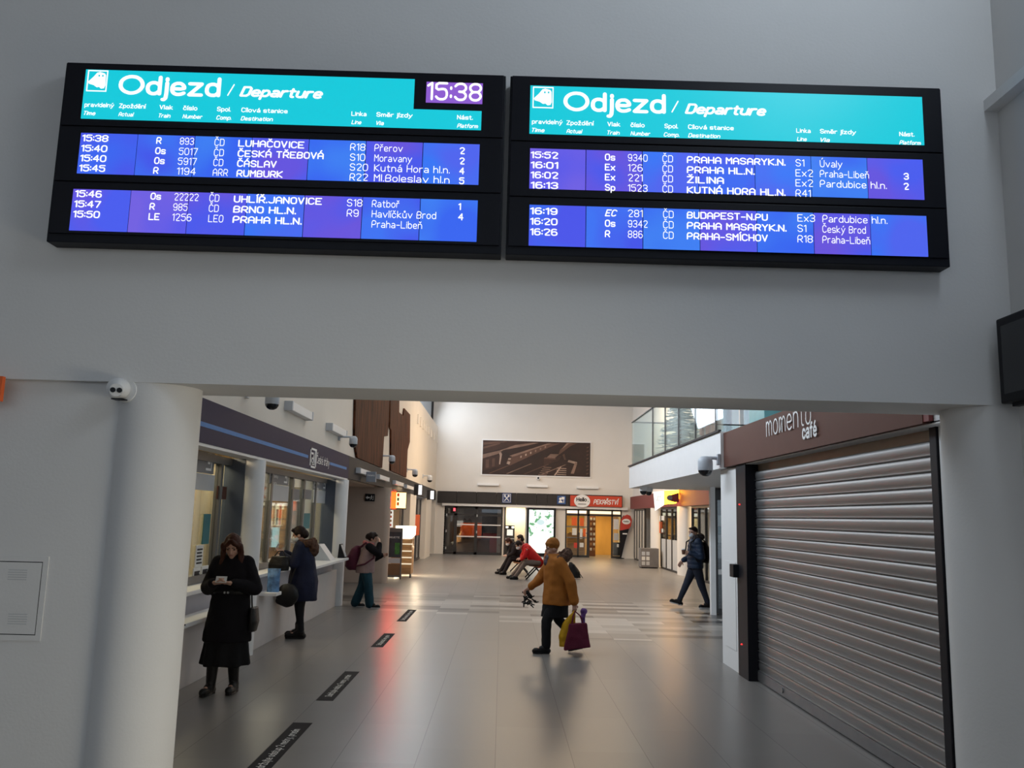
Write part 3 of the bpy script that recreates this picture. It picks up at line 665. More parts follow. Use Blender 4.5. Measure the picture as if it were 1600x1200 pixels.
# ================================================================ dark fascia and shops beyond the ticket office
t = thing('shop_fascia', 'dark grey fascia over the shops on the left, past the violet one', 'fascia', (XF, YE, 2.55))
box('cladding', M['anth'], XF - .045, XF, YE + .005, YB - .26, 2.55, ft, t)
t = thing('hanging_sign', 'grey blue sign box hanging in front of the dark fascia', 'sign', (-3.0, 21.0, 2.6))
pY = yat(572, 745, -3.12); x1_ = at(587, 745, Y=pY).x
box('panel', mat('grey_blue_sign', (.24, .27, .33), .4), -3.12, x1_, pY, pY + .12, at(580, 753, Y=pY).z, at(580, 737, Y=pY).z, t, .006)
b = MB(); b.box(-3.22, -3.12, pY + .03, pY + .09, at(580, 741, Y=pY).z, at(580, 739, Y=pY).z); b.build('bracket', M['ptzgrey'], t)
b = MB(); text_bm(b.bm, 'Pokladny', (-3.09, pY - .002, at(580, 744, Y=pY).z), (1, 0, 0), (0, 0, 1), .04, x1_ + 3.07, .02); b.build('sign_lettering', M['signwhite'], t)
# recess with the exit sign
YW = 23.4
struct(box('wall_recess', M['brownwall'], -6.5, -3.2, YW, YW + .25, 0, 2.55)); struct(box('ceiling_recess', M['brownwall'], -6.5, XF - .26, 18.6, 25.0, 2.55, 2.7))
struct(MB().loft([((-3.20, YW + .16, 0), .16, .16), ((-3.20, YW + .16, 2.55), .16, .16)], 32).build('trim_8', M['brownwall'], smooth=True))
struct(box('wall_recess_left', M['brownwall'], -6.6, -6.5, 18.6, YW, 0, 2.7))
q0, q1 = at(570, 783, Y=YW - .04), at(585.5, 772, Y=YW - .04)
t = thing('exit_sign', 'small black exit sign with a white arrow and running figure on the greige wall', 'sign', ((q0.x + q1.x) / 2, YW - .02, q0.z))
box('panel', M['black'], q0.x, q1.x, YW - .04, YW, q0.z, q1.z, t)
zc = (q0.z + q1.z) / 2; b = MB(); yy = YW - .044
b.prism([(q0.x + .02, yy, zc), (q0.x + .07, yy, zc + .05), (q0.x + .07, yy, zc + .02), (q0.x + .13, yy, zc + .02), (q0.x + .13, yy, zc - .02), (q0.x + .07, yy, zc - .02), (q0.x + .07, yy, zc - .05)], (0, .004, 0))
b.build('arrow', M['signwhite'], t)
b = MB(); xx = q1.x - .08; b.ell((xx, yy, zc + .05), .014, .003, .014, 8, 6); b.rc((xx, yy, zc + .03), (xx - .01, yy, zc - .01), .010, .010, 6); b.rc((xx - .01, yy, zc - .01), (xx + .03, yy, zc - .055), .007, .007, 6); b.rc((xx - .01, yy, zc - .01), (xx - .035, yy, zc - .055), .007, .007, 6); b.rc((xx, yy, zc + .025), (xx + .035, yy, zc + .005), .006, .006, 6); b.rc((xx, yy, zc + .025), (xx - .035, yy, zc + .01), .006, .006, 6)
b.box(xx + .045, xx + .055, yy, yy + .004, zc - .06, zc + .06); b.build('running_figure', M['signwhite'], t)

# lit snack shop
struct(box('wall_snack', M['wood'], -5.6, -5.5, YW + .3, 30.2, 0, 2.7)); struct(box('wall_snack_end', M['warmwall'], -5.6, -3.2, 30.0, 30.2, 0, 2.55)); struct(box('ceiling_snack', M['warmwall'], -5.6, XF - .26, YW + .3, 30.2, 2.55, 2.7))
area('snack_shop_lamp', (-4.4, 27.0, 2.5), (.15, 0, -1), 1.2, 4, 110, (1, .72, .40))
area('snack_counter_glow', (-3.05, 26.6, .25), (.8, -.2, -.6), .2, 2.2, 60, (1, .82, .55))
sy = 26.6
def fx(px, y=sy): return at(px, 820, Y=y).x
def fz(py, y=sy, px=630): return at(px, py, Y=y).z
t = thing('menu_lightbox', 'glowing orange and yellow menu light box over the snack counter', 'lightbox', (fx(622), sy, fz(796)))
box('frame', M['darkframe'], fx(608), fx(633), sy + .02, sy + .14, fz(796), 2.53, t)
box('orange_panel', emit('lit_orange', (1.0, .008, .001), 42), fx(608.5), fx(617), sy, sy + .02, fz(795), 2.52, t)
box('yellow_panel', emit('lit_yellow', (1.0, .70, .25), 3.2), fx(617.3), fx(632.5), sy, sy + .02, fz(794), 2.50, t)
for k in range(3):
    y0 = fz(790 - 7 * k); box('menu_picture', [M['orange'], M['teal'], M['red']][k], fx(618.5), fx(622), sy - .006, sy, y0, y0 + .10, t)
t = thing('picture_board', 'tall white board with food pictures beside the snack counter', 'board', (fx(609), sy - .5, 0))
y_ = sy - .6; box('panel', emit('lit_menu_board', (.95, .92, .82), .8), at(606.5, 810, Y=y_).x, at(614, 810, Y=y_).x, y_, y_ + .04, at(610, 824, Y=y_).z, at(610, 797, Y=y_).z, t)
for k in range(4): box('food_picture', [M['red'], M['wood'], M['orange'], M['seatwood']][k], at(608, 810, Y=y_).x, at(612, 810, Y=y_).x, y_ - .005, y_, at(610, 822 - 6.5 * k, Y=y_).z, at(610, 818.5 - 6.5 * k, Y=y_).z, t)
t = thing('snack_counter', 'wooden snack counter with a brightly lit white top panel', 'counter', (fx(632), sy - .4, 0))
y_ = sy - .9
def gx(px): return at(px, 850, Y=y_).x
def gz(py): return at(635, py, Y=y_).z
box('base', M['wood'], gx(612), gx(643.5), y_ + .03, y_ + .7, .10, gz(842), t)
MB().prism([(gx(617), y_, gz(842)), (gx(640), y_, gz(842)), (gx(646), y_, gz(836)), (gx(646.5), y_, gz(822)), (gx(617), y_, gz(822))], (0, .5, 0)).build('lit_panel', emit('lit_white_counter', (1, .90, .72), 3.0), t)
for py in (850, 861, 871, 881): box('shelf', emit('lit_shelf_edge', (1, .85, .6), .9), gx(627), gx(644), y_ - .10, y_ + .03, gz(py) - .015, gz(py) + .015, t)
for s_ in (gx(628), gx(643)): box('leg', M['darkframe'], s_ - .02, s_ + .02, y_ - .05, y_ + .1, 0, .10, t)
box('under_glow', emit('lit_under_counter', (1, .85, .6), 2.5), gx(607), gx(626), y_ - .02, y_ + .02, .02, .09, t)
# advertising stand
p = at(615, 905, Z=0); ys = p.y; a0, a1 = at(602.5, 860, Y=ys).x, at(628, 860, Y=ys).x
def az(py): return at(615, py, Y=ys).z
t = thing('poster_stand', 'dark framed poster stand in front of the lit snack counter', 'poster stand', ((a0 + a1) / 2, ys, 0))
MB().box(a0, a0 + .035, ys, ys + .05, .0, az(825)).box(a1 - .035, a1, ys, ys + .05, 0, az(825)).box(a0 + .035, a1 - .035, ys, ys + .05, az(831), az(825)).box(a0 + .035, a1 - .035, ys, ys + .05, az(902), az(899)).build('frame', M['greyframe'], t)
box('poster', mat('night_blue_poster', (.035, .045, .065), .35, var=.4, scale=4), a0 + .035, a1 - .035, ys + .015, ys + .035, az(871), az(831), t)
box('lower_panel', mat('brown_panel', (.20, .11, .055), .5), a0 + .035, a1 - .035, ys + .015, ys + .035, az(899), az(881), t)
box('grey_band', M['ptzgrey'], a0 + .035, a1 - .035, ys + .01, ys + .037, az(880), az(872), t)
b = MB(); text_bm(b.bm, 'BAGUETTE', (a0 + .06, ys + .012, az(841)), (1, 0, 0), (0, 0, 1), .05, a1 - a0 - .14, .02); b.build('poster_lettering', M['signwhite'], t)
box('poster_picture', mat('leaf_green', (.05, .20, .04), .5, var=.4, scale=10), a0 + .26, a0 + .40, ys + .01, ys + .0149, az(866), az(848), t)
# pillars and glazed fronts down to the far corner
def ypx(px): return at(px, 860, X=XF).y
for k, (p0, p1) in enumerate(((637, 647), (663.5, 671.5), (677.5, 681))):
    struct(box('trim_%d' % (9 + k), M['backwall'], XF - .35, XF, ypx(p0), ypx(p1), 0, 2.55))
def shopfront(label, p0, p1, posts, back=.22):
    a, c = ypx(p0), ypx(p1); t = thing('storefront', label, 'shop front', (XF - back, (a + c) / 2, 0), group='glazed shop fronts on the left')
    X = XF - back
    box('glass_panel', M['darkglass'], X - .01, X, a, c, .08, 2.45, t)
    for u in posts: box('post', M['greyframe'], X - .04, X + .03, a + (c - a) * u - .05, a + (c - a) * u + .05, .08, 2.45, t)
    box('head_rail', M['darkframe'], X - .04, X + .03, a, c, 2.45, 2.54, t); box('base_rail', M['darkframe'], X - .04, X + .03, a, c, 0, .08, t)
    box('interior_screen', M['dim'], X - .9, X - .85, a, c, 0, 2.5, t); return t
shopfront('glazed shop front with an orange poster, past the snack shop', 647.3, 663.2, (.05, .35, .62, .95))
shopfront('dark glazed shop front in the far left corner', 671.8, 677.2, (.05, .5, .95))
shopfront('glazed front beside the snack counter', 633.5, 636.8, (.05, .95))
y0, y1 = at(647.5, 820, X=XF - .17).y, at(655, 820, X=XF - .17).y
tag(box('orange_poster', M['orange'], XF - .19, XF - .17, y0, y1 + .2, at(650, 837, X=XF - .17).z, at(650, 804, X=XF - .17).z), 'orange poster on the glazed shop front past the snack shop', 'poster')
for px, py0, py1, lab in ((656.5, 758, 773, 'white lit sign sticking out from the dark left fascia, nearer of two'), (675.5, 767, 780, 'white lit sign sticking out from the dark left fascia, nearest the far corner')):
    Y_ = at(px, 766, X=-3.0).y; x0, x1 = at(px - 2.6, 766, Y=Y_).x, at(px + 2.6, 766, Y=Y_).x
    t = thing('projecting_sign', lab, 'sign', ((x0 + x1) / 2, Y_, at(px, py1, Y=Y_).z), group='lit signs on the dark left fascia')
    box('frame', M['darkframe'], XF, x1 + .02, Y_ + .01, Y_ + .12, at(px, py1 + 1, Y=Y_).z, at(px, py0 - 1, Y=Y_).z, t)
    box('lit_face', emit('lit_sign_white', (1, .96, .94), 1.6), x0, x1, Y_ - .005, Y_ + .01, at(px, py1, Y=Y_).z, at(px, py0, Y=Y_).z, t)
# ================================================================ right side: shuttered cafe
SX = 3.10                                                 # plane of the roller shutter
Y0, Y1 = at(1464, 760, X=SX).y, 10.50
zt = at(1175, 738, X=SX).z
t = thing('roller_shutter', 'closed grey steel roller shutter under the brown cafe fascia', 'shutter', (SX, (Y0 + Y1) / 2, 0))
def curtain_profile(z0, z1, n):
    """horizontal slats: shallow bulges with a bright rolled lip between them"""
    pts = []; h = (z1 - z0) / n
    for k in range(n):
        b_ = z0 + k * h
        for u, d in ((0, .0), (.04, -.014), (.09, -.015), (.11, .002), (.15, .003), (.30, -.003), (.50, -.006), (.72, -.006), (.90, -.002), (.97, .004)):
            pts.append((d, b_ + u * h))
    pts.append((0, z1)); return pts
s = MB(); pr = curtain_profile(.12, zt, 21)
A = [s.bm.verts.new((SX + d, Y0, z)) for d, z in pr]; B = [s.bm.verts.new((SX + d, Y1, z)) for d, z in pr]
A2 = [s.bm.verts.new((SX + .04, Y0, z)) for d, z in (pr[0], pr[-1])]; B2 = [s.bm.verts.new((SX + .04, Y1, z)) for d, z in (pr[0], pr[-1])]
for k in range(len(pr) - 1): s._f([A[k], B[k], B[k + 1], A[k + 1]])
s._f([A2[0], A2[1], B2[1], B2[0]])
M['steel'] = mat('galvanised_steel', (.30, .295, .295), .42, .85, var=.10, scale=1.2, stretch=(1, .3, 8))
s.build('curtain', M['steel'], t, smooth=True, sharp=50)
box('bottom_rail', mat('steel_bottom_rail', (.26, .26, .27), .4, .8), SX - .02, SX + .03, Y0, Y1, .012, .12, t, .005)
for y in (6.55, 9.55): MB().rc((SX - .021, y, .075), (SX - .032, y, .075), .03, .03, 14, False).build('lock', M['steel'], t, smooth=True)
for xa, a, c in ((XR - .03, Y1 - .05, 10.88), (SX - .035, Y0 - .09, Y0 + .01)):
    box('guide_rail', M['black'], xa, SX + .05, a, c, 0, 2.60, t, .006)
for z in (at(1160, 788, X=XR - .03).z, at(1162, 1008, X=XR - .03).z):
    MB().rc((XR - .03, 10.70, z), (XR - .04, 10.70, z), .008, .008, 10).build('indicator_light', emit('red_indicator', (1, .02, .02), 3.0), t, smooth=True)
z = at(1155, 893, X=XR - .05).z
box('switch_box', M['black'], XR - .10, XR - .002, 10.80, 10.98, z - .08, z + .08, t, .008)
# brown fascia with lettering, and the box that hides the rolled-up top
fy1 = at(1130, 700, X=XR - .06).y; f1, f0 = at(1130, 677, X=XR - .06).z, at(1130, 730.5, X=XR - .06).z
t = thing('cafe_fascia', 'coffee brown fascia with white lettering over the roller shutter', 'fascia', (XR - .06, (YR + fy1) / 2, f0))
fy0 = at(1450, 655, X=XR - .06).y
box('cladding', M['cappu'], XR - .06, XR - .002, fy0 + .08, fy1, f0, f1, t); box('end_cap', M['winered'], XR - .055, XR - .024, fy0, fy0 + .08, f0 + .01, f1, t)
struct(box('wall_right_jamb', M['wall'], SX - .02, XR + .35, YR, Y0 - .10, 0, 2.58))
struct(box('trim_20', M['white'], XR - .02, XR + .02, YR, fy0, 2.58, f1))
box('head_panel', mat('tan_head_panel', (.30, .235, .18), .45, .3, var=.05), SX + .03, SX + .05, Y0, Y1, zt - .02, f0, t)
box('soffit', M['white'], XR - .02, SX + .30, YR + .02, 10.9, f0 - .012, f0 - .002, t)
X_ = XR - .064
def sign_w(s, p0, p1, cap, dz=0, bold=.01):
    a = at(*p0, X=X_); c = at(*p1, X=X_); b = MB()
    text_bm(b.bm, s, (X_, a.y, a.z + dz), (0, -1, 0), (0, 0, 1), cap, a.y - c.y, bold, 0, .012)
    return b.build('raised_lettering', M['signwhite'], t)
sign_w('momento', (1199, 683), (1269.5, 665), .25, 0, -.007)
sign_w('café', (1255.5, 687.5), (1278.5, 681.5), .155, 0, .03)
hs = at(1222, 672, X=X_); MB().rc((X_ - .012, hs.y, hs.z - .0), (X_ - .012, hs.y - .05, hs.z + .10), .012, .008, 8).build('letter_flame', M['signwhite'], t)
# small box and service panel on the pier
tag(box('service_panel', M['wall'], XR - .0065, XR - .0005, 11.05, 11.55, .25, 1.35, bev=.003), 'flush white service panel low on the white pier beside the shutter', 'panel')
t = dome_cam('big grey pendant dome camera on the white pier at the mezzanine corner', 1102, 728, 2.70, 23, XR - .104, -1)

# ================================================================ mezzanine: glass railing, tree, window
t = thing('glass_railing', 'frameless glass railing with a slim rail on the white mezzanine', 'railing', (XR - .05, 15.5, 3.05))
GZ0, GZ1 = 3.08, at(1003, 650, X=XR - .05).z
RXX = XR - .05; ys = [19.5]
for px in (1020, 1039.5, 1060.5, 1087, 1119): ys.append(at(px, 690, X=RXX).y)
ys.append(11.40)
for a, c in zip(ys, ys[1:]): box('glass_panel', M['railglass'], RXX - .008, RXX + .008, c + .012, a - .012, GZ0, GZ1, t)
xs = [RXX + .02, 4.0, 5.1, RW - .03]
for a, c in zip(xs, xs[1:]): box('glass_panel', M['railglass'], a + .012, c - .012, 19.49, 19.505, GZ0, GZ1, t)
box('top_rail', M['darkframe'], RXX - .022, RXX + .022, 11.40, 19.52, GZ1, GZ1 + .03, t, .006)
box('top_rail', M['darkframe'], RXX + .022, RW - .03, 19.48, 19.52, GZ1, GZ1 + .03, t, .006)
for y in ys[1:-1]: box('joint_post', M['darkframe'], RXX - .012, RXX + .012, y - .012, y + .012, GZ0, GZ1, t)
# conifer
tx, ty = at(1063, 690, Y=18.2).x, 18.2
t = thing('decorated_conifer', 'conifer, glass haze put into its pale needles, behind the mezzanine glass railing', 'tree', (tx, ty, 3.05))
MB().rc((tx, ty, 3.05), (tx, ty, 4.95), .04, .01, 10).build('trunk', M['seatwood'], t, smooth=True)
rnd = random.Random(3); s = MB()
for k in range(230):
    u = (k + .5) / 230; z = 3.22 + u * 1.75; r = .50 * (1 - u) + .05; a = k * 2.4
    e = Vector((tx + r * cos(a), ty + r * sin(a) * .9, z - .10 * (1 - u) + rnd.uniform(-.04, .04)))
    s.rc((tx, ty, z), e, .018, .006, 5)
    for q in (.45, .62, .8, .97):
        m_ = Vector((tx, ty, z)).lerp(e, q)
        for sg in (-1, 1):
            s.rc(m_, m_ + Vector((cos(a + sg * 1.0), sin(a + sg * 1.0), rnd.uniform(-.3, .35))) * (.13 * (1.15 - u)), .012, .004, 4)
s.build('needles', mat('haze_paled_needles', (.42, .48, .46), .8, var=.2, scale=20), t)  # pale tone carries the haze of the glass in front
s = MB()
for k in range(0, 230, 9):
    u = (k + .5) / 230; r = .49 * (1 - u) + .05; a = k * 2.4
    s.ell((tx + r * cos(a), ty + r * sin(a) * .9, 3.20 + u * 1.75 - .12 * (1 - u)), .028, .028, .028, 8, 6)
s.build('baubles', M['signwhite'], t, smooth=True)
# upstairs furniture and coloured drapes against the big side window
for k, px in enumerate((1098, 1108, 1117)):
    y_ = at(px, 660, X=RW - .1).y
    s = MB()
    for j in range(4): s.rc((RW - .1, y_ + j * .09, 3.30), (RW - .1, y_ + j * .09, 6.18), .05, .05, 8)
    tag(s.build('drape', mat('dusky_red_drape', (.36, .10, .09), .8, var=.3, scale=3), smooth=True), ['dusky red drape at the mezzanine window, nearest the tree', 'dusky red drape at the mezzanine window, middle one', 'dusky red drape at the mezzanine window, nearest the brown fascia'][k], 'drape', 'drapes at the mezzanine window')
for k, (x_, y_) in enumerate(((5.2, 16.4), (5.3, 14.6))):
    t = thing('side_board', ['teal glass cabinet on the mezzanine, behind the railing', 'pale blue cabinet on the mezzanine, above the brown fascia'][k], 'cabinet', (x_, y_, 3.05))
    box('body', [mat('teal_cabinet', (.12, .30, .32), .4), mat('pale_blue_cabinet', (.40, .52, .56), .4)][k], x_ - .3, x_ + .3, y_ - .5, y_ + .5, 3.13, 4.35, t, .01)
    for sx_ in (-.25, .25):
        for sy_ in (-.45, .45): box('leg', M['greyframe'], x_ + sx_ - .02, x_ + sx_ + .02, y_ + sy_ - .02, y_ + sy_ + .02, 3.05, 3.13, t)
# two small domes under the far corner of the slab
for k, (px, X__) in enumerate(((1005.5, 3.05), (1013.5, 3.22))):
    c = at(px, 765, X=X__); c = Vector((c.x, c.y, 2.56)) if c.y < 19.5 else Vector((X__, 19.2 - .3 * k, 2.56))
    t = thing('ceiling_dome_camera', ['small white dome camera under the far corner of the mezzanine, left one', 'small white dome camera under the far corner of the mezzanine, right one'][k], 'security camera', c, group='small dome cameras under the mezzanine')
    MB().lathe(c, [(0, 0), (.09, 0), (.095, -.05), (.08, -.09)], 20).build('base', M['signwhite'], t, smooth=True)
    MB().lathe(c, [(.08, -.08), (.07, -.13), (.04, -.165), (0, -.175)], 20).build('dome', M['lens'], t, smooth=True)

# ================================================================ shops under and beyond the mezzanine
p = at(1114, 961, Z=0); kx, ky = p.x, p.y
struct(box('trim_13', M['white'], kx - .03, kx + .07, ky, ky + .12, 0, 2.56))
t = thing('kiosk_storefront', 'dark glazed kiosk front between the slim white post and the shutter pier', 'shop front', (kx + 1, ky + .2, 0))
box('frame', M['darkframe'], kx + .07, kx + .14, ky + .10, ky + .16, .03, 2.5, t); box('head_rail', M['darkframe'], kx + .14, kx + 2.0, ky + .10, ky + .16, 2.3, 2.5, t); box('base_rail', M['darkframe'], kx + .14, kx + 2.0, ky + .10, ky + .16, .0, .12, t)
zz = at(1121, 894, Y=ky).z; box('middle_rail', M['signwhite'], kx + .14, kx + 2.0, ky + .09, ky + .15, zz - .05, zz + .05, t)
box('glass_panel', M['glass'], kx + .14, kx + 2.0, ky + .12, ky + .13, .12, 2.3, t)
for k, (py0, py1, m) in enumerate(((805, 822, M['paper']), (823, 835, M['teal']), (836, 848, M['frost']))):
    box('window_notice', m, kx + .16, kx + .60, ky + .14, ky + .15, at(1121, py1, Y=ky).z, at(1121, py0, Y=ky).z, t)
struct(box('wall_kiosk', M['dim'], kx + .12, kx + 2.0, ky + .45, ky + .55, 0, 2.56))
# wine red fascia along the right
RX_ = 6.20
g1, g0 = at(1030, 771, X=RX_).z, at(1030, 791, X=RX_).z
t = thing('red_shop_fascia', 'wine red fascia over the shops along the right wall', 'fascia', (RX_, 33, g0))
box('cladding', M['winered'], RX_, RX_ + .12, 22.0, YB - .25, 2.36, 2.94, t)
struct(box('ceiling_right_shops', M['wall'], RX_ + .12, 9.2, 19.7, YB, 2.70, 2.94))
struct(box('wall_right_shops', M['warmwall'], 9.0, 9.2, 17.0, YB, 0, 2.7)); struct(box('ceiling_right_kiosk', M['wall'], RW, 9.2, 11.8, 19.7, 2.56, 2.7))
area('right_shop_lamp', (7.8, 30.5, 2.6), (0, 0, -1), 1.5, 8, 160, (1, .78, .48))
def ry(px): return at(px, 880, X=RX_).y
for k, (p0, p1) in enumerate(((1022, 1014), (1066, 1055), (1114, 1109))):
    a, c = ry(p0), ry(p1)
    struct(MB().loft([((RX_ + .20, (a + c) / 2, 0), .22, max(.16, (c - a) / 2)), ((RX_ + .20, (a + c) / 2, 2.36), .22, max(.16, (c - a) / 2))], 32).build('trim_%d' % (14 + k), M['backwall'], smooth=True))
def right_front(name, label, p0, p1, n, low, mlow):
    a, c = ry(p0), ry(p1)
    t = thing(name, label, 'shop front', (RX_ + .15, (a + c) / 2, 0), group='glazed shop fronts on the right')
    X = RX_ + .15
    box('base_rail', M['darkframe'], X - .04, X + .04, a, c, 0, .07, t); box('head_rail', M['darkframe'], X - .04, X + .04, a, c, 2.28, 2.355, t)
    for k in range(n + 1): y = a + (c - a) * k / n; box('post', M['darkframe'], X - .045, X + .04, y - .035, y + .035, .07, 2.28, t)
    if low: box('frosted_panel', mlow, X - .012, X + .0, a, c, .07, low, t)
    box('glass_panel', M['glass'], X - .008, X - .002, a, c, low or .07, 2.28, t)
    return t
right_front('storefront', 'glazed shop front behind the man in the navy jacket', 1108, 1076, 3, 0, None)
right_front('storefront', 'shop front with frosted lower panels behind the grey recycling bin', 1054, 1028, 3, 1.15, M['frost'])
right_front('storefront', 'shop front of pale panels in the far right corner, beside the red banner', 1003, 987, 4, 2.27, mat('pale_shop_panel', (.56, .52, .46), .5))
for k, (px, py0, py1, m) in enumerate(((1032, 806, 813, M['paper']), (1036, 806, 813, M['paper']), (1032, 815, 833, M['orange']), (1034, 826, 832, M['paper']))):
    a, c = at(px + 1.8, 820, X=RX_ + .13).y, at(px - 1.8, 820, X=RX_ + .13).y
    tag(box('window_poster', m, RX_ + .128, RX_ + .138, a, c, at(px, py1, X=RX_ + .13).z, at(px, py0, X=RX_ + .13).z), ['upper white poster at the left in the lit shop window above the frosted panels', 'upper white poster at the right in the lit shop window above the frosted panels', 'orange poster in the lit shop window above the frosted panels', 'small white poster under the orange one in the lit shop window'][k], 'poster', 'posters in the right shop window')
for k, y in enumerate((27.6, 29.0, 32.4, 33.6)):
    t = thing('display_shelf', ['lit wooden shelf of goods in the shop behind the man', 'second lit wooden shelf of goods in the shop behind the man', 'wooden shelf of goods behind the frosted panels', 'farther wooden shelf of goods behind the frosted panels'][k], 'shelf', (8.6, y, 0), group='shelves in the right shops')
    box('carcass', M['wood'], 8.55, 8.98, y - .55, y + .55, 0, 2.2, t)
    for j in range(4): box('goods', [M['paper'], M['orange'], M['teal'], M['red']][(j + k) % 4], 8.38, 8.549, y - .45, y + .42, .45 + j * .45, .68 + j * .45, t)
# yellow and white projecting sign, with the dark disc beside it
Yp = at(1061, 775, X=6.17).y
def sx(px): return at(px, 790, Y=Yp).x
def sz_(py): return at(1030, py, Y=Yp).z
t = thing('pointed_sign', 'lit yellow and white pointed sign sticking out under the wine red fascia', 'sign', (sx(1035), Yp, sz_(798)))
MB().prism([(sx(1021.5), Yp, sz_(768.5)), (sx(1037.5), Yp, sz_(767)), (sx(1037.5), Yp, sz_(789)), (sx(1024), Yp, sz_(798))], (0, .08, 0)).build('white_face', emit('lit_white_sign', (1, .95, .85), 1.6), t)
MB().prism([(sx(1037.6), Yp, sz_(767)), (sx(1061), Yp, sz_(764.5)), (sx(1061), Yp, sz_(779)), (sx(1056), Yp, sz_(786)), (sx(1037.6), Yp, sz_(788))], (0, .08, 0)).build('yellow_face', emit('lit_yellow_sign', (1, .42, .014), 14), t)
b = MB(); text_bm(b.bm, 'JDT', (sx(1024.5), Yp - .003, sz_(782.5)), (1, 0, 0), (0, 0, 1), sz_(776) - sz_(783), sx(1033) - sx(1024.5), .005); b.build('sign_lettering', M['black'], t)
p = Vector((sx(1046), Yp - .01, sz_(777.5))); MB().ring(p, (1, 0, 0), (0, 0, 1), 0.001, sx(1050) - sx(1045.6), (0, -.012, 0), 28).build('dark_disc', M['signgrey'], t)
MB().prism([(sx(1046), Yp - .004, sz_(773.6)), (sx(1060.8), Yp - .004, sz_(769)), (sx(1060.8), Yp - .004, sz_(784)), (sx(1054), Yp - .004, sz_(784)), (sx(1046), Yp - .004, sz_(782))], (0, .003, 0)).build('brown_field', M['winered'], t)
box('bracket', M['greyframe'], sx(1060), RX_ - .001, Yp + .02, Yp + .06, sz_(772), sz_(769), t)
# recycling bin
p = at(1013, 888, Z=0); bw = at(1029.5, 888, Y=p.y).x - at(1001.5, 888, Y=p.y).x
bx0 = at(1001.5, 880, Y=p.y).x; bt = at(1015, 857, Y=p.y).z
t = thing('recycling_bin', 'grey recycling bin with white leaflets, in front of the right shops', 'bin', (bx0 + bw / 2, p.y + .3, 0))
box('body', mat('bin_grey', (.20, .19, .19), .45, .3), bx0, bx0 + bw, p.y, p.y + .6, .04, bt, t, .01)
box('plinth', M['black'], bx0 + .03, bx0 + bw - .03, p.y + .03, p.y + .57, 0, .04, t)
for k in range(2):
    for j in range(3): box('label_plate', [M['frost'], M['paper'], M['ptzgrey']][j], bx0 + .03 + k * bw * .25, bx0 + bw * .23 + k * bw * .25, p.y - .006, p.y, .12 + j * (bt - .2) / 3, .12 + (j + .75) * (bt - .2) / 3, t)
# ---- things at the right edge of the front hall
zt0, zt1 = at(1562, 632, X=2.80).z, at(1557, 499, X=2.80).z; yt = at(1559, 560, X=2.80).y
t = thing('wall_screen', 'dark wall screen at the right edge, seen from its end', 'screen', (2.87, yt - .5, zt0))
box('casing', M['black'], 2.80, 2.90, yt - 1.25, yt, zt0, zt1, t, .012); box('display', M['lens'], 2.796, 2.80, yt - 1.2, yt - .05, zt0 + .05, zt1 - .05, t)
box('wall_mount', M['greyframe'], 2.90, 2.95, yt - .8, yt - .4, zt0 + .2, zt1 - .2, t); MB().box(2.83, 2.87, yt - .20, yt - .06, zt0 - .02, zt0).build('connector', M['black'], t)
# ================================================================ far wall
BYF = YB                                                   # plane of the far wall
def X_(px, py=800, Y=BYF): return at(px, py, Y=Y).x
def Z_(py, px=800, Y=BYF): return at(px, py, Y=Y).z
def rect(px0, px1, py0, py1, Y=BYF):
    pc, qc = (px0 + px1) / 2, (py0 + py1) / 2
    return X_(px0, qc, Y), X_(px1, qc, Y), Z_(py1, pc, Y), Z_(py0, pc, Y)
# sepia railway picture
x0, x1, z0, z1 = rect(754, 922, 691, 742)
x0, x1, z0, z1 = X_(754, 715), X_(922, 718), Z_(743, 838), Z_(690, 838)
t = thing('railway_picture', 'wide sepia picture of trains in a rail yard on the far wall', 'picture', ((x0 + x1) / 2, BYF - .03, z0))
box('backing', M['signwhite'], x0 - .06, x1 + .06, BYF - .04, BYF, z0 - .06, z1 + .06, t)
sep = [mat('sepia_%s' % n_, c, .6, var=.35, scale=1.6) for n_, c in (('dark', (.026, .010, .007)), ('deep', (.046, .019, .013)), ('mid', (.105, .052, .036)), ('light', (.23, .14, .105)), ('pale', (.40, .28, .22)))]
s = MB(); w_, h_ = x1 - x0, z1 - z0; yy = BYF - .045
s.box(x0, x1, yy, BYF - .04, z0, z1); L = [0]
def poly(mi, *pts):
    L[0] += 1; s.mi = mi; y = yy - .0006 * L[0]
    s.prism([(x0 + u * w_, y, z0 + v * h_) for u, v in pts], (0, .0006, 0))
poly(1, (0, .62), (.30, .86), (.55, 1), (0, 1)); poly(2, (0, .86), (.22, .96), (.22, .99), (0, .93)); poly(2, (0, .74), (.16, .90), (.16, .94), (0, .80))
poly(3, (0, .46), (.14, .60), (.19, .72), (.34, .82), (.52, .96), (.46, .96), (.30, .88), (.15, .70), (0, .58))
poly(1, (0, .10), (.16, .24), (.16, .58), (0, .46)); poly(2, (.03, .18), (.06, .2), (.06, .44), (.03, .42)); poly(2, (.09, .22), (.115, .24), (.115, .48), (.09, .46))
poly(4, (.155, .30), (.165, .30), (.18, .60), (.17, .66), (.15, .64), (.16, .55))
poly(2, (.22, .34), (.26, .27), (.30, .34), (.62, .84), (.72, .96), (.60, .95), (.33, .60), (.25, .55)); poly(3, (.26, .52), (.31, .56), (.55, .86), (.64, .95), (.60, .95), (.34, .66), (.25, .56))
poly(4, (.225, .32), (.25, .30), (.26, .38), (.235, .40)); poly(4, (.235, .44), (.26, .44), (.265, .49), (.24, .49)); poly(0, (.235, .50), (.265, .50), (.27, .54), (.245, .55))
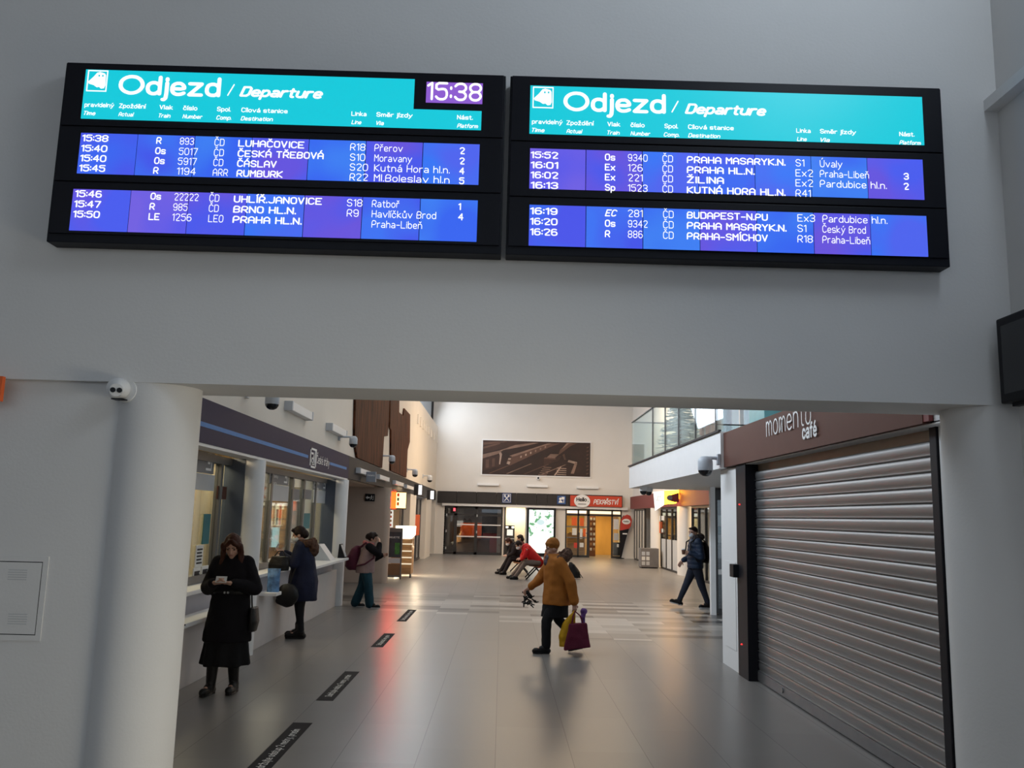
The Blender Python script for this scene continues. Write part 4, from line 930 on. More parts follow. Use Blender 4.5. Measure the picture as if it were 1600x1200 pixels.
for k in range(6): u = .35 + k * .045; v = .50 + k * .062; poly(4 if k < 3 else 3, (u, v), (u + .013, v + .015), (u + .013, v + .075), (u, v + .06))
for k in range(4): u = .06 + k * .16; poly(3 if k % 2 else 2, (u, .03), (u + .02, .03), (u + .24, .34), (u + .225, .34))
poly(1, (.57, .30), (.70, .44), (.74, .60), (.62, .56), (.57, .52)); poly(3, (.59, .52), (.67, .52), (.71, .64), (.63, .64)); poly(2, (.57, .5), (.68, .48), (.68, .52), (.58, .54))
poly(2, (.70, .60), (.82, .90), (.88, .98), (.80, .98), (.72, .78)); poly(3, (.73, .78), (.80, .96), (.84, .98), (.78, .98)); poly(4, (.79, .42), (.87, .36), (.88, .42), (.80, .48)); poly(3, (.82, .08), (.85, .08), (.88, .38), (.86, .42))
for k in range(5): poly(3, (.52 + .012 * k, .02 + .055 * k), (.60 + .01 * k, .01 + .055 * k), (.60 + .01 * k, .03 + .055 * k), (.52 + .012 * k, .04 + .055 * k))
for k in range(4): poly(4, (.69, .04 + .06 * k), (.78, .03 + .06 * k), (.78, .05 + .06 * k), (.69, .06 + .06 * k))
poly(4, (.665, .02), (.68, .02), (.735, .28), (.725, .28)); poly(0, (.90, 0), (1, 0), (1, 1), (.94, 1), (.92, .5))
for k in range(8): poly(2, (.965, .06 + .11 * k), (.985, .09 + .11 * k), (.985, .12 + .11 * k), (.965, .1 + .11 * k))
poly(2, (.74, .62), (.76, .48), (.775, .48), (.76, .66))
s.build('print', sep, t)
for k, (a, c, py) in enumerate(((746, 780, 757), (823, 856, 759.5), (901, 935, 762))):
    x0, x1 = X_(a, py), X_(c, py); z = Z_(py, (a + c) / 2)
    t = thing('linear_wall_light', ['white bar light on the far wall, left of three under the picture', 'white bar light on the far wall, middle of three under the picture', 'white bar light on the far wall, right of three under the picture'][k], 'wall light', ((x0 + x1) / 2, BYF - .05, z), group='bar lights on the far wall')
    box('housing', M['signwhite'], x0, x1, BYF - .12, BYF, z - .05, z + .05, t, .01); box('diffuser', M['frost'], x0 + .03, x1 - .03, BYF - .115, BYF - .01, z - .065, z - .05, t)
p = at(841, 747, Y=BYF - .1)
t = thing('bullet_camera', 'small round white camera just under the railway picture', 'security camera', (p.x, BYF, p.z))
MB().rc((p.x, BYF - .01, p.z), (p.x, BYF - .16, p.z), .09, .08, 16, False).build('body', M['signwhite'], t, smooth=True); MB().rc((p.x, BYF - .16, p.z), (p.x, BYF - .165, p.z), .05, .05, 16, False).build('lens', M['lens'], t, smooth=True)

# dark fascia with signs
FY = BYF - .22
t = thing('far_fascia', 'dark grey panelled fascia across the far wall', 'fascia', (1.2, FY, 2.25))
fz1, fz0 = Z_(769.5, 780, FY), Z_(788, 780, FY)
edges = [683, 714, 744.5, 776, 807, 838.5, 855, 889, 973]
for a, c in zip(edges, edges[1:]): box('panel', M['anth'], X_(a, 780, FY) + .012, X_(c, 780, FY) - .012, FY, BYF - .002, fz0, fz1, t)
struct(box('trim_19', M['white'], -2.9, 6.1, FY + .03, BYF + .02, fz0 - .12, fz0 - .002))
M['blue'] = mat('sign_blue', (.018, .045, .17), .4)
def blue_sign(label, a, c, py0, py1, kind):
    x0, x1, z0, z1 = rect(a, c, py0, py1, FY)
    t = thing('pictogram_sign', label, 'sign', ((x0 + x1) / 2, FY - .03, z0), group='blue pictogram signs on the far fascia')
    box('panel', M['blue'], x0, x1, FY - .035, FY - .002, z0, z1, t)
    y = FY - .039; W_, H_ = x1 - x0, z1 - z0; b = MB(); g = .018
    u0, u1, v0, v1 = x0 + .08 * W_, x1 - .08 * W_, z0 + .08 * H_, z1 - .08 * H_
    b.box(u0, u1, y, y + .004, v0, v0 + g); b.box(u0, u1, y, y + .004, v1 - g, v1); b.box(u0, u0 + g, y, y + .004, v0 + g, v1 - g); b.box(u1 - g, u1, y, y + .004, v0 + g, v1 - g)
    b.build('border', M['stripe'] if kind == 1 else M['signwhite'], t); b = MB()
    def q(u, v): return (x0 + u * W_, y, z0 + v * H_)
    if kind == 0:
        b.rc(q(.28, .24), q(.66, .66), .022, .022, 6); b.rc(q(.72, .24), q(.34, .66), .022, .022, 6); b.ell(q(.70, .72), .05, .004, .06, 10, 6); b.ell(q(.30, .72), .035, .004, .07, 10, 6)
    else:
        b.ell(q(.36, .62), .06, .004, .07, 12, 8); b.prism([q(.16, .18), q(.66, .18), q(.58, .38), q(.40, .46), q(.24, .40)], (0, .004, 0)); b.prism([q(.50, .55), q(.84, .55), q(.84, .86), q(.50, .86)], (0, .004, 0)); b.prism([q(.72, .18), q(.80, .18), q(.80, .5), q(.72, .5)], (0, .004, 0))
    b.build('pictogram', M['signwhite'], t)
blue_sign('blue sign with white crossed cutlery on the far fascia', 784.5, 799, 770.5, 786, 0)
blue_sign('blue sign with a white waiting-room figure on the far fascia', 870.5, 884, 774.5, 788, 1)
x0, x1, z0, z1 = rect(891, 971.5, 775, 791.5, FY)
t = thing('bakery_sign', 'red orange bakery sign with a white oval on the far fascia', 'sign', ((x0 + x1) / 2, FY - .04, z0))
box('panel', mat('bakery_red', (.60, .055, .02), .45, var=.15, scale=1.2), x0, x1, FY - .05, FY - .003, z0, z1, t)
p = at(909.5, 783, Y=FY - .06); rx_ = X_(922, 783, FY) - X_(909.5, 783, FY)
s = MB(); A = [(p.x + rx_ * cos(k * pi / 20), FY - .09, p.z + rx_ * .80 * sin(k * pi / 20)) for k in range(40)]; s.prism(A, (0, .038, 0)); s.build('oval', M['signwhite'], t)
b = MB(); text_bm(b.bm, 'Hello', (p.x - rx_ * .72, FY - .094, p.z - .02), (1, 0, 0), (0, 0, 1), rx_ * .52, rx_ * 1.3, .035); text_bm(b.bm, ',', (p.x + rx_ * .72, FY - .094, p.z - .02), (1, 0, 0), (0, 0, 1), rx_ * .4, None, .03)
b.box(p.x - rx_ * .5, p.x + rx_ * .5, FY - .093, FY - .09, p.z - .16, p.z - .13); b.build('oval_lettering', M['black'], t)
a = at(927, 788, Y=FY - .054); b = MB(); text_bm(b.bm, 'PEKAŘSTVÍ', (a.x, FY - .054, a.z), (1, 0, 0), (0, 0, 1), .24, X_(967, 785, FY) - a.x, .03, .25); b.build('sign_lettering', M['signwhite'], t)

# double glass doors on the left
zh = fz0 - .12
x0, x1 = X_(693.5, 830), X_(785, 830)
t = thing('glass_double_door', 'dark glazed double doors at the left of the far wall', 'door', ((x0 + x1) / 2, BYF, 0))
def fr(u0, u1, v0, v1, nm='frame', m=None, d=.06): box(nm, m or M['darkframe'], x0 + (x1 - x0) * u0, x0 + (x1 - x0) * u1, BYF + .06 - d, BYF + .06, zh * v0, zh * v1, t)
for u in (0, .17, .52, .97): fr(u, u + (.05 if u in (.17, .52) else .03), 0, 1, 'stile')
fr(.03, .97, .945, 1, 'head_rail'); fr(.03, .97, .80, .84, 'transom'); fr(.03, .97, 0, .05, 'base_rail')
for a_, c_ in ((.22, .52), (.57, .97)):
    for v in (.605, .36): fr(a_, c_, v, v + .022, 'push_bar', M['signwhite'], .09)
    fr(a_, c_, .05, .80, 'door_glass', M['darkglass'], .02)
fr(.03, .17, .05, .80, 'side_glass', M['darkglass'], .02); fr(.03, .97, .84, .945, 'transom_glass', M['darkglass'], .02)
for u, v in ((.03, .78), (.03, .45), (.03, .10), (.55, .78), (.55, .44)): fr(u, u + .02, v, v + .05, 'hinge', M['alu'], .10)
fr(.15, .185, .89, .95, 'red_lamp', emit('red_exit_lamp', (1, .06, .08), 3.0), .09)
struct(box('wall_vestibule', M['dim'], -3.2, .2, BYF + 3.0, BYF + 3.1, 0, 2.6)); struct(box('wall_vestibule_side', M['dim'], .12, .2, BYF + .3, BYF + 3.0, 0, 2.6)); struct(box('wall_vestibule_left', M['dim'], -3.2, -3.1, BYF + .3, BYF + 3.0, 0, 2.6)); struct(box('ceiling_vestibule', M['dim'], -3.2, .2, BYF + .3, BYF + 3.1, 2.6, 2.7))
for k, (px, w_, h_, m) in enumerate(((728, .9, .75, M['wood']), (752, .8, .70, M['seatwood']), (768, .9, 1.0, M['red']), (735, 1.1, 1.5, M['orange']))):
    x = X_(px, 850, BYF + .9 + .5 * k); t2 = thing('crate_stack', ['pale wooden crate behind the dark glass doors', 'dark wooden crate behind the dark glass doors', 'tall red crate behind the right leaf of the glass doors', 'orange cupboard behind the left leaf of the glass doors'][k], 'crate', (x, BYF + 1.1 + .5 * k, 0))
    box('body', m, x - w_ / 2, x + w_ / 2, BYF + .9 + .5 * k, BYF + 1.3 + .5 * k, 0, h_, t2, .01); box('rim', M['greyframe'], x - w_ / 2 - .02, x + w_ / 2 + .02, BYF + .88 + .5 * k, BYF + 1.32 + .5 * k, h_, h_ + .04, t2)
area('vestibule_lamp', (-1.4, BYF + 1.6, 2.55), (0, 0, -1), .5, .5, 45, (1, .82, .62))
# bright alcove with the ticket machine
ax0, ax1 = X_(786, 830), X_(822, 830)
struct(box('wall_alcove', M['warmwall'], ax0 - .3, ax1 + .3, BYF + 1.2, BYF + 1.3, 0, 2.5)); struct(box('wall_alcove_left', M['warmwall'], ax0 - .05, ax0 + .04, BYF, BYF + 1.2, 0, 2.35)); struct(box('wall_alcove_right', M['backwall'], ax1 - .04, ax1 + .05, BYF, BYF + 1.2, 0, 2.35)); struct(box('ceiling_alcove', M['white'], ax0, ax1, BYF + .3, BYF + 1.3, 2.34, 2.44))
area('alcove_lamp', ((ax0 + ax1) / 2, BYF + .65, 2.32), (0, .25, -1), .8, .5, 60, (1, .80, .48))
mx0, mx1 = X_(789, 850, BYF + .4), X_(803.5, 850, BYF + .4)
t = thing('ticket_machine', 'dark upright ticket machine in the bright alcove at the far wall', 'machine', ((mx0 + mx1) / 2, BYF + .7, 0))
mh = Z_(821, 796, BYF + .4)
box('cabinet', M['darkframe'], mx0, mx1, BYF + .4, BYF + 1.0, 0, mh, t, .01); box('screen', emit('lit_machine_screen', (.95, .9, .75), 1.1), mx0 + .08, mx1 - .08, BYF + .385, BYF + .4, mh * .66, mh * .86, t)
box('ledge', M['frost'], mx0, mx1, BYF + .33, BYF + .4, mh * .54, mh * .57, t); box('tray', M['black'], mx0 + .1, mx1 - .1, BYF + .385, BYF + .4, mh * .15, mh * .42, t)
for u in (.05, .68): box('spot', emit('lit_machine_spot', (1, .9, .7), 3), mx0 + (mx1 - mx0) * u, mx0 + (mx1 - mx0) * (u + .26), BYF + .38, BYF + .4, mh * .91, mh * .97, t)
# lit poster box
x0, x1 = X_(823, 830, FY), X_(868, 830, FY)
zl0, zl1 = Z_(872, 846, FY), Z_(793.5, 846, FY)
t = thing('poster_lightbox', 'tall black framed light box with a white and green poster on the far wall', 'lightbox', ((x0 + x1) / 2, FY, 0))
g = .10
MB().box(x0, x0 + g, FY, BYF + .1, .02, zl1).box(x1 - g, x1, FY, BYF + .1, .02, zl1).box(x0 + g, x1 - g, FY, BYF + .1, zl1 - g, zl1).box(x0 + g, x1 - g, FY, BYF + .1, .02, .16).build('frame', M['black'], t)
pm = emit('lit_poster', (1, 1, 1), 1.3); n, l = nodes_of(pm); tc = n.new('ShaderNodeTexCoord'); nz = n.new('ShaderNodeTexNoise'); nz.inputs['Scale'].default_value = 5.0; nz.inputs['Detail'].default_value = 6; l.new(tc.outputs['Object'], nz.inputs[0])
cr = n.new('ShaderNodeValToRGB'); e = cr.color_ramp.elements; e[0].position = .40; e[0].color = (.10, .32, .14, 1); e[1].position = .49; e[1].color = (.95, 1, .97, 1); l.new(nz.outputs['Fac'], cr.inputs[0]); l.new(cr.outputs[0], n['Principled BSDF'].inputs['Emission Color'])
box('poster', pm, x0 + g, x1 - g, FY + .03, FY + .06, .16, zl1 - g, t)
fig = MB(); cxp = (x0 + x1) / 2 - .05; yq = FY + .024
fig.ell((cxp, yq, 1.45), .17, .005, .22, 16, 10); fig.prism([(cxp - .5, yq, .2), (cxp + .52, yq, .2), (cxp + .45, yq, .95), (cxp + .2, yq, 1.2), (cxp - .22, yq, 1.2), (cxp - .46, yq, .9)], (0, .005, 0)); fig.build('poster_figure', emit('lit_poster_white', (1, .97, .94), 1.5), t)
fig = MB(); fig.ell((cxp + .02, yq - .004, 1.62), .19, .004, .13, 14, 8); fig.build('poster_hat', emit('lit_poster_pale_blue', (.62, .78, .78), 1.1), t)
for k in range(3): MB().rc((x0 + .35 + k * .4, BYF - .10, zl1 + .0), (x0 + .35 + k * .4, BYF - .10, zl1 + .06), .06, .06, 10).build('top_fitting', M['black'], t)
struct(box('wall_back_pillar', M['backwall'], x1 + .0, X_(883, 830), BYF, BYF + .3, 0, 2.30)); struct(box('wall_back_light', M['backwall'], x0 - .05, x1, BYF + .1, BYF + .3, 0, 2.30))
# bakery front
x0, x1 = X_(883, 830), X_(971, 830)
t = thing('bakery_storefront', 'dark framed bakery front with an open doorway in the far wall', 'shop front', ((x0 + x1) / 2, BYF, 0))
def bp(px): return X_(px, 840)
def stile(a_, c_, z0_, z1_, nm='stile', m=None, y0=0, y1=.08): box(nm, m or M['darkframe'], bp(a_), bp(c_), BYF + y0, BYF + y1, z0_, z1_, t)
zt_ = zh; zr = Z_(804.5, 930)
for a_, c_ in ((883, 885), (902, 904.5), (917, 921), (955, 957.5), (969.5, 971.5)): stile(a_, c_, 0, zt_)
stile(885, 969.5, zt_ - .07, zt_, 'head_rail'); stile(885, 969.5, zr - .06, zr + .03, 'transom')
stile(885, 917, 0, .10, 'base_rail'); stile(957.5, 969.5, 0, .10, 'base_rail')
stile(885.5, 916, zr + .05, zt_ - .08, 'lit_fanlight', emit('lit_fanlight', (1, .93, .75), 1.3), .05, .06); stile(921.5, 969, zr + .05, zt_ - .08, 'lit_fanlight', emit('lit_fanlight_warm', (1, .88, .6), 1.3), .05, .06)
stile(885, 902, .1, zr - .06, 'glass_panel', M['glass'], .03, .04); stile(904.5, 917, .1, zr - .06, 'door_glass', M['glass'], .03, .04); stile(957.5, 969.5, .1, zr - .06, 'glass_panel', M['glass'], .03, .04)
for py in (823, 840): stile(885, 917, Z_(py, 900) - .025, Z_(py, 900) + .025, 'glazing_bar', M['greyframe'], .0, .05)
k = 0
for (a_, c_, py0, py1, m) in ((893, 901, 808, 821, M['orange']), (894, 901, 825, 836, M['paper']), (897, 902, 848, 856, M['red']), (906, 912, 809, 822, M['orange']), (906, 910, 826, 842, M['paper']), (911, 915, 826, 838, M['orange']), (906, 912, 848, 855, M['paper']), (958.5, 967, 811, 827, M['paper']), (959, 967, 833, 844, M['frost']), (964, 967, 850, 855, M['paper'])):
    stile(a_, c_, Z_(py1, a_), Z_(py0, a_), 'notice', m, .02, .028)
stile(958, 969.4, .12, .75, 'lower_panel', M['dim'], .045, .06)
struct(box('wall_back_right', M['backwall'], x1, 9.0, BYF, BYF + .3, 0, 2.30))
struct(box('wall_bakery', mat('honey_panel', (.62, .36, .10), .55, var=.12, scale=2, stretch=(1, 1, .3)), x0 - .3, x1 + .4, BYF + 3.6, BYF + 3.7, 0, 2.6)); struct(box('ceiling_bakery', M['warmwall'], x0 - .3, x1 + .4, BYF + .3, BYF + 3.7, 2.5, 2.6)); struct(box('wall_bakery_left', M['warmwall'], x0 - .3, x0 - .2, BYF + .3, BYF + 3.6, 0, 2.5)); struct(box('wall_bakery_right', M['warmwall'], x1 + .3, x1 + .4, BYF + .3, BYF + 3.6, 0, 2.5))
area('bakery_lamp', ((x0 + x1) / 2, BYF + 1.6, 2.45), (0, -.15, -1), 2.2, 1.6, 130, (1, .74, .36))
yb_ = BYF + 1.6
t = thing('bakery_shelf', 'dark bakery shelf with rows of pale baked goods inside the doorway', 'shelf', (X_(926, 850, yb_), yb_, 0))
sx0, sx1 = X_(920.5, 850, yb_), X_(930.5, 850, yb_)
box('carcass', M['seatwood'], sx0, sx1, yb_, yb_ + .4, 0, 2.05, t)
for j in range(7):
    for i in range(2): box('baked_goods', [M['paper'], M['wood'], M['paper'], M['frost']][(i + j) % 4], sx0 + .04 + i * (sx1 - sx0) * .48, sx0 + (sx1 - sx0) * (.42 + .48 * i), yb_ - .06, yb_ - .001, .28 + j * .25, .41 + j * .25, t)
t = thing('bakery_cabinet', 'wooden bakery display cabinet behind the left window', 'cabinet', (X_(895, 850, yb_), yb_ - .4, 0))
cx0, cx1 = X_(886, 850, yb_ - .5), X_(914, 850, yb_ - .5)
box('carcass', M['wood'], cx0, cx1, yb_ - .5, yb_ + .1, 0, 1.1, t); box('glass_top', M['glass'], cx0 + .02, cx1 - .02, yb_ - .46, yb_ + .08, 1.1, 1.5, t)
for j in range(5): MB().ell((cx0 + .2 + j * .2, yb_ - .2, 1.15), .09, .11, .055, 10, 6).build('loaf', M['wood'], t, smooth=True)
# feather banner
Yb = BYF - .35
t = thing('feather_banner', 'red and black feather banner with a white oval beside the bakery', 'banner', (X_(972, 860, Yb), Yb, 0))
def bq(px, py): v = at(px, py, Y=Yb); return (v.x, Yb, v.z)
MB().prism([bq(968.5, 829), bq(970.5, 812), bq(974, 806.5), bq(980, 804), bq(985, 806), bq(987.5, 812), bq(986, 822), bq(983, 826)], (0, .02, 0)).build('red_field', mat('banner_red', (.50, .045, .03), .6), t)
MB().prism([bq(968.5, 829.1), bq(983, 826.1), bq(977, 846), bq(971.5, 869), bq(969.5, 869)], (0, .02, 0)).build('black_field', M['black'], t)
v = at(978.5, 815, Y=Yb); s = MB(); s.prism([(v.x + .20 * cos(k * pi / 16), Yb - .004, v.z + .13 * sin(k * pi / 16)) for k in range(32)], (0, .004, 0)); s.build('oval', M['signwhite'], t)
b = MB(); text_bm(b.bm, 'Hello', (v.x - .14, Yb - .008, v.z - .03), (1, 0, 0), (0, 0, 1), .08, .26, .02); b.build('oval_lettering', M['black'], t)
b = MB(); b.box(at(976, 835, Y=Yb).x - .10, at(976, 835, Y=Yb).x + .12, Yb - .004, Yb, at(976, 835, Y=Yb).z, at(976, 833, Y=Yb).z); b.build('white_bar', M['signwhite'], t)
q0, q1 = bq(969, 869), bq(968, 828); MB().tube([(q0[0], Yb + .01, .03), (q1[0], Yb + .01, q1[2]), bq(970, 811), bq(975, 805)], .012, 6).build('pole', M['black'], t, smooth=True)
MB().lathe((q0[0], Yb + .01, 0), [(0, 0), (.20, 0), (.20, .03), (.03, .05), (0, .05)], 20).build('foot', M['black'], t, smooth=True)
# ================================================================ people
def V(*a): return Vector(a)
def grow(name, m, fill, parent, voxel=.009, smooth=4, fold=0.0, fscale=7.0, quilt=0.0, extra=None):
    """melts the pieces that fill() adds into one continuous skin, smooths it and lays folds into it"""
    s = MB(); fill(s); me = bpy.data.meshes.new('skin'); bmesh.ops.recalc_face_normals(s.bm, faces=s.bm.faces); s.bm.to_mesh(me); s.bm.free()
    ob = bpy.data.objects.new('skin', me); COL.objects.link(ob)
    r = ob.modifiers.new('melt', 'REMESH'); r.mode = 'VOXEL'; r.voxel_size = voxel
    if smooth: k = ob.modifiers.new('even', 'SMOOTH'); k.iterations = smooth; k.factor = .5
    dg = bpy.context.evaluated_depsgraph_get(); out = bpy.data.meshes.new_from_object(ob.evaluated_get(dg))
    bpy.data.objects.remove(ob); bpy.data.meshes.remove(me)
    if fold or quilt:
        nr = [v.normal.copy() for v in out.vertices]
        for v, n_ in zip(out.vertices, nr):
            c = v.co; d = fold * (noise.noise(V(c.x * fscale, c.y * fscale, c.z * fscale * .55)) + .5 * noise.noise(c * fscale * 2.1))
            if quilt: d += quilt * (abs(sin(c.z * pi / .085)) - .6)
            v.co = c + n_ * d
    out.name = name
    for x in (m if isinstance(m, (list, tuple)) else [m]): out.materials.append(x)
    out.polygons.foreach_set('use_smooth', [True] * len(out.polygons))
    o = bpy.data.objects.new(name, out); COL.objects.link(o); o.parent = parent; WL[o.name] = WL.get(parent.name, Vector())
    return o
def hand(s, w, d, palm, side, curl=.5, k=1.0):
    """palm, four fingers of unequal length and a thumb; w wrist, d direction, palm = way the palm faces, side +1/-1 = thumb side sign"""
    d = Vector(d).normalized(); p = Vector(palm); p = (p - d * p.dot(d)).normalized(); a = d.cross(p).normalized() * side
    w = Vector(w)
    s.rc(w - d * .02 * k, w + d * .03 * k, .024 * k, .024 * k, 10)
    for u in (-.028, -.009, .010, .028): s.rc(w + d * .02 * k + a * u * k * .8, w + d * .085 * k + a * u * k, .0125 * k, .0115 * k, 8)
    for u, L in ((.030, .064), (.010, .074), (-.010, .069), (-.029, .054)):
        b_ = w + d * .085 * k + a * u * k; d1 = (d + p * curl * .7).normalized(); d2 = (d + p * curl * 2.2).normalized()
        m_ = b_ + d1 * L * .5 * k; s.rc(b_, m_, .0095 * k, .009 * k, 8); s.rc(m_, m_ + d2 * L * .5 * k, .009 * k, .0075 * k, 8)
    t0 = w + d * .03 * k + a * .028 * k; t1 = t0 + (d * .6 + a * .7 + p * .35).normalized() * .04 * k; t2 = t1 + (d * .9 + a * .1 + p * .5).normalized() * .03 * k
    s.rc(t0, t1, .012 * k, .0105 * k, 8); s.rc(t1, t2, .0105 * k, .008 * k, 8)
def head(s, c, Rm, k=1.0):
    def P(x, y, z): return Vector(c) + Rm @ (V(x, y, z) * k)
    s.ell(P(0, -.01, .02), .074 * k, .092 * k, .098 * k, 20, 14, Rm); s.ell(P(0, .018, -.045), .056 * k, .068 * k, .070 * k, 16, 10, Rm)
    s.ell(P(0, .062, -.092), .026 * k, .022 * k, .020 * k, 10, 8, Rm); s.rc(P(0, .078, .012), P(0, .102, -.028), .010 * k, .015 * k, 10)
    s.rc(P(-.045, .066, .026), P(.045, .066, .026), .014 * k, .014 * k, 8)
    for e in (-1, 1):
        s.ell(P(e * .076, -.012, -.012), .012 * k, .022 * k, .032 * k, 10, 8, Rm); s.ell(P(e * .040, .050, -.030), .022 * k, .022 * k, .022 * k, 10, 8, Rm)
    s.rc(P(-.018, .082, -.060), P(.018, .082, -.060), .008 * k, .008 * k, 6)
def face_bits(c, Rm, k, parent, mouth=True):
    def P(x, y, z): return Vector(c) + Rm @ (V(x, y, z) * k)
    s = MB()
    for e in (-1, 1): s.ell(P(e * .032, .0745, .002), .012 * k, .008 * k, .007 * k, 10, 6, Rm)
    s.build('eyes', SKIN['eye'], parent, True, True); s = MB()
    for e in (-1, 1): s.rc(P(e * .014, .082, .024), P(e * .05, .070, .026), .0045 * k, .0035 * k, 6)
    s.build('eyebrows', SKIN['hair'], parent, True, True)
    if mouth: MB().ell(P(0, .086, -.060), .022 * k, .006 * k, .007 * k, 10, 6, Rm).build('lips', SKIN['lip'], parent, True, True)
def mask_on(c, Rm, k, parent):
    def f(s):
        def P(x, y, z): return Vector(c) + Rm @ (V(x, y, z) * k)
        s.ell(P(0, .040, -.048), .062 * k, .072 * k, .056 * k, 16, 12, Rm)
    o = grow('face_mask', SKIN['mask'], f, parent, .008, 3)
    return o
SKIN = {'skin': mat('skin', (.55, .32, .23), .55, var=.06), 'eye': mat('eye', (.03, .02, .02), .25, var=0), 'lip': mat('lips', (.40, .14, .12), .5, var=.05), 'hair': mat('dark_hair', (.022, .014, .012), .5, var=.4, scale=30, stretch=(6, 6, .6), spec=.15),
        'redhair': mat('auburn_hair', (.055, .020, .012), .5, var=.4, scale=30, stretch=(6, 6, .6), spec=.15), 'mask': mat('white_face_mask', (.70, .74, .78), .8, var=.02)}
CL = {n_: mat(n_, c, r, var=v, scale=sc, bump=.25, bscale=90, spec=.25) for n_, c, r, v, sc in (('black_wool', (.006, .005, .007), .95, .2, 8), ('black_skirt', (.008, .008, .009), .9, .2, 10), ('black_leather', (.010, .009, .009), .4, .2, 8), ('navy_cloth', (.009, .012, .034), .75, .2, 8), ('navy_quilt', (.012, .024, .052), .55, .2, 8), ('dark_fur', (.085, .045, .030), .95, .5, 30), ('grey_fur', (.040, .034, .036), .95, .5, 30),
      ('black_trousers', (.010, .010, .012), .85, .15, 8), ('teal_trousers', (.010, .045, .065), .8, .15, 8), ('navy_trousers', (.018, .022, .036), .8, .15, 8), ('rosy_grey_jacket', (.30, .20, .19), .75, .15, 6), ('pink_collar', (.50, .16, .14), .8, .1, 8), ('maroon_nylon', (.075, .010, .025), .55, .15, 8), ('ochre_coat', (.36, .125, .020), .8, .12, 5), ('ochre_hat', (.30, .11, .022), .9, .15, 20), ('patterned_scarf', (.10, .085, .10), .9, .8, 16), ('maroon_tote', (.12, .012, .035), .6, .12, 5), ('yellow_bag', (.72, .40, .02), .5, .15, 6), ('violet_wrap', (.14, .06, .22), .5, .5, 14),
      ('red_jacket', (.55, .012, .014), .65, .12, 5), ('khaki_trousers', (.17, .13, .11), .85, .12, 6), ('charcoal_cloth', (.020, .015, .017), .85, .3, 6), ('wine_cloth', (.10, .02, .02), .8, .25, 6), ('sole_white', (.55, .55, .55), .6, .05, 8))}
def limb(s, pts, rs, n=12):
    for a, b, r0, r1 in zip(pts, pts[1:], rs, rs[1:]): s.rc(a, b, r0, r1, n)
def figure(label, loc, rz, J, skin_voxel=.008):
    """bare body as one skin; J holds the joints in the person's own axes (y forward, x to the right, z up)"""
    t = thing('person', label, 'person', loc, rz)
    Rm = Matrix.Rotation(J.get('turn', 0), 3, 'Z') @ Matrix.Rotation(J.get('nod', 0), 3, 'X'); k = J.get('k', 1.0); hd = V(*J['head'])
    def f(s):
        pv, ch, nk = V(*J['pelvis']), V(*J['chest']), V(*J['neck'])
        s.rc(pv, ch, .125 * k, .13 * k, 18); s.rc(ch, nk, .12 * k, .06 * k, 16); s.rc(nk, hd, .052 * k, .050 * k, 14); head(s, hd, Rm, k)
        for sd, q in (('r', 1), ('l', -1)):
            limb(s, [ch.lerp(nk, .6), V(*J['sh' + sd]), V(*J['el' + sd]), V(*J['wr' + sd])], [.06 * k, .050 * k, .038 * k, .026 * k])
            hd_ = J['hand' + sd]; hand(s, J['wr' + sd], hd_[0], hd_[1], q * hd_[2], hd_[3], k)
            limb(s, [V(*J['hip' + sd]), V(*J['kn' + sd]), V(*J['an' + sd])], [.078 * k, .052 * k, .034 * k]); s.rc(V(*J['an' + sd]), V(*J['to' + sd]), .036 * k, .024 * k)
    b = grow('body', SKIN['skin'], f, t, skin_voxel, 2)
    face_bits(hd, Rm, k, t, not J.get('mask'))
    if J.get('mask'): mask_on(hd, Rm, k, t)
    return t, Rm, hd, k
def shoes(J, m, parent, k=1.0, high=0.0, sole=None):
    for sd in 'rl':
        an, to = V(*J['an' + sd]), V(*J['to' + sd]); d = (to - an); d.z = 0; d.normalize(); kn = V(*J['kn' + sd])
        def f(s):
            heel = an - d * .045 * k; tip = to + d * .02 * k
            gz = J.get('ground' + sd, (min(heel.z, to.z) - .05))
            s.rc(V(heel.x, heel.y, an.z - .045 * k), V(to.x, to.y, to.z - .005 * k), .040 * k, .040 * k); s.rc(V(to.x, to.y, to.z - .005 * k), V(tip.x, tip.y, to.z - .010 * k), .040 * k, .030 * k)
            s.rc(an - d * .01, an.lerp(to, .4) + V(0, 0, .0), .050 * k, .042 * k); s.rc(an + d * .0 - V(0, 0, .03 * k), an + (kn - an).normalized() * (.05 + high * 1.5), .048 * k, (.050 + high * .12) * k)
        o = grow('boot' if high else 'shoe', m, f, parent, .009, 3)
        def g(s):
            s.rc(an - d * .05 * k + V(0, 0, -.078 * k), V(to.x, to.y, to.z - .042 * k), .036 * k, .038 * k); s.rc(V(to.x, to.y, to.z - .042 * k), to + d * .022 * k + V(0, 0, -.042 * k), .038 * k, .028 * k)
        s = MB(); h1 = an - d * .06 * k + V(0, 0, -.085 * k); h2 = to + d * .035 * k + V(0, 0, -.048 * k); e = V(-d.y, d.x, 0)
        pts = []
        for u, w_ in ((0, .026), (.06, .036), (.3, .034), (.62, .040), (.85, .036), (1, .018)): pts.append((h1.lerp(h2, u), w_ * k))
        poly_ = [p + e * w_ for p, w_ in pts] + [p - e * w_ for p, w_ in reversed(pts)]
        s.prism(poly_, (0, 0, .022 * k)).build('sole', sole or CL['black_leather'], o, False, True)

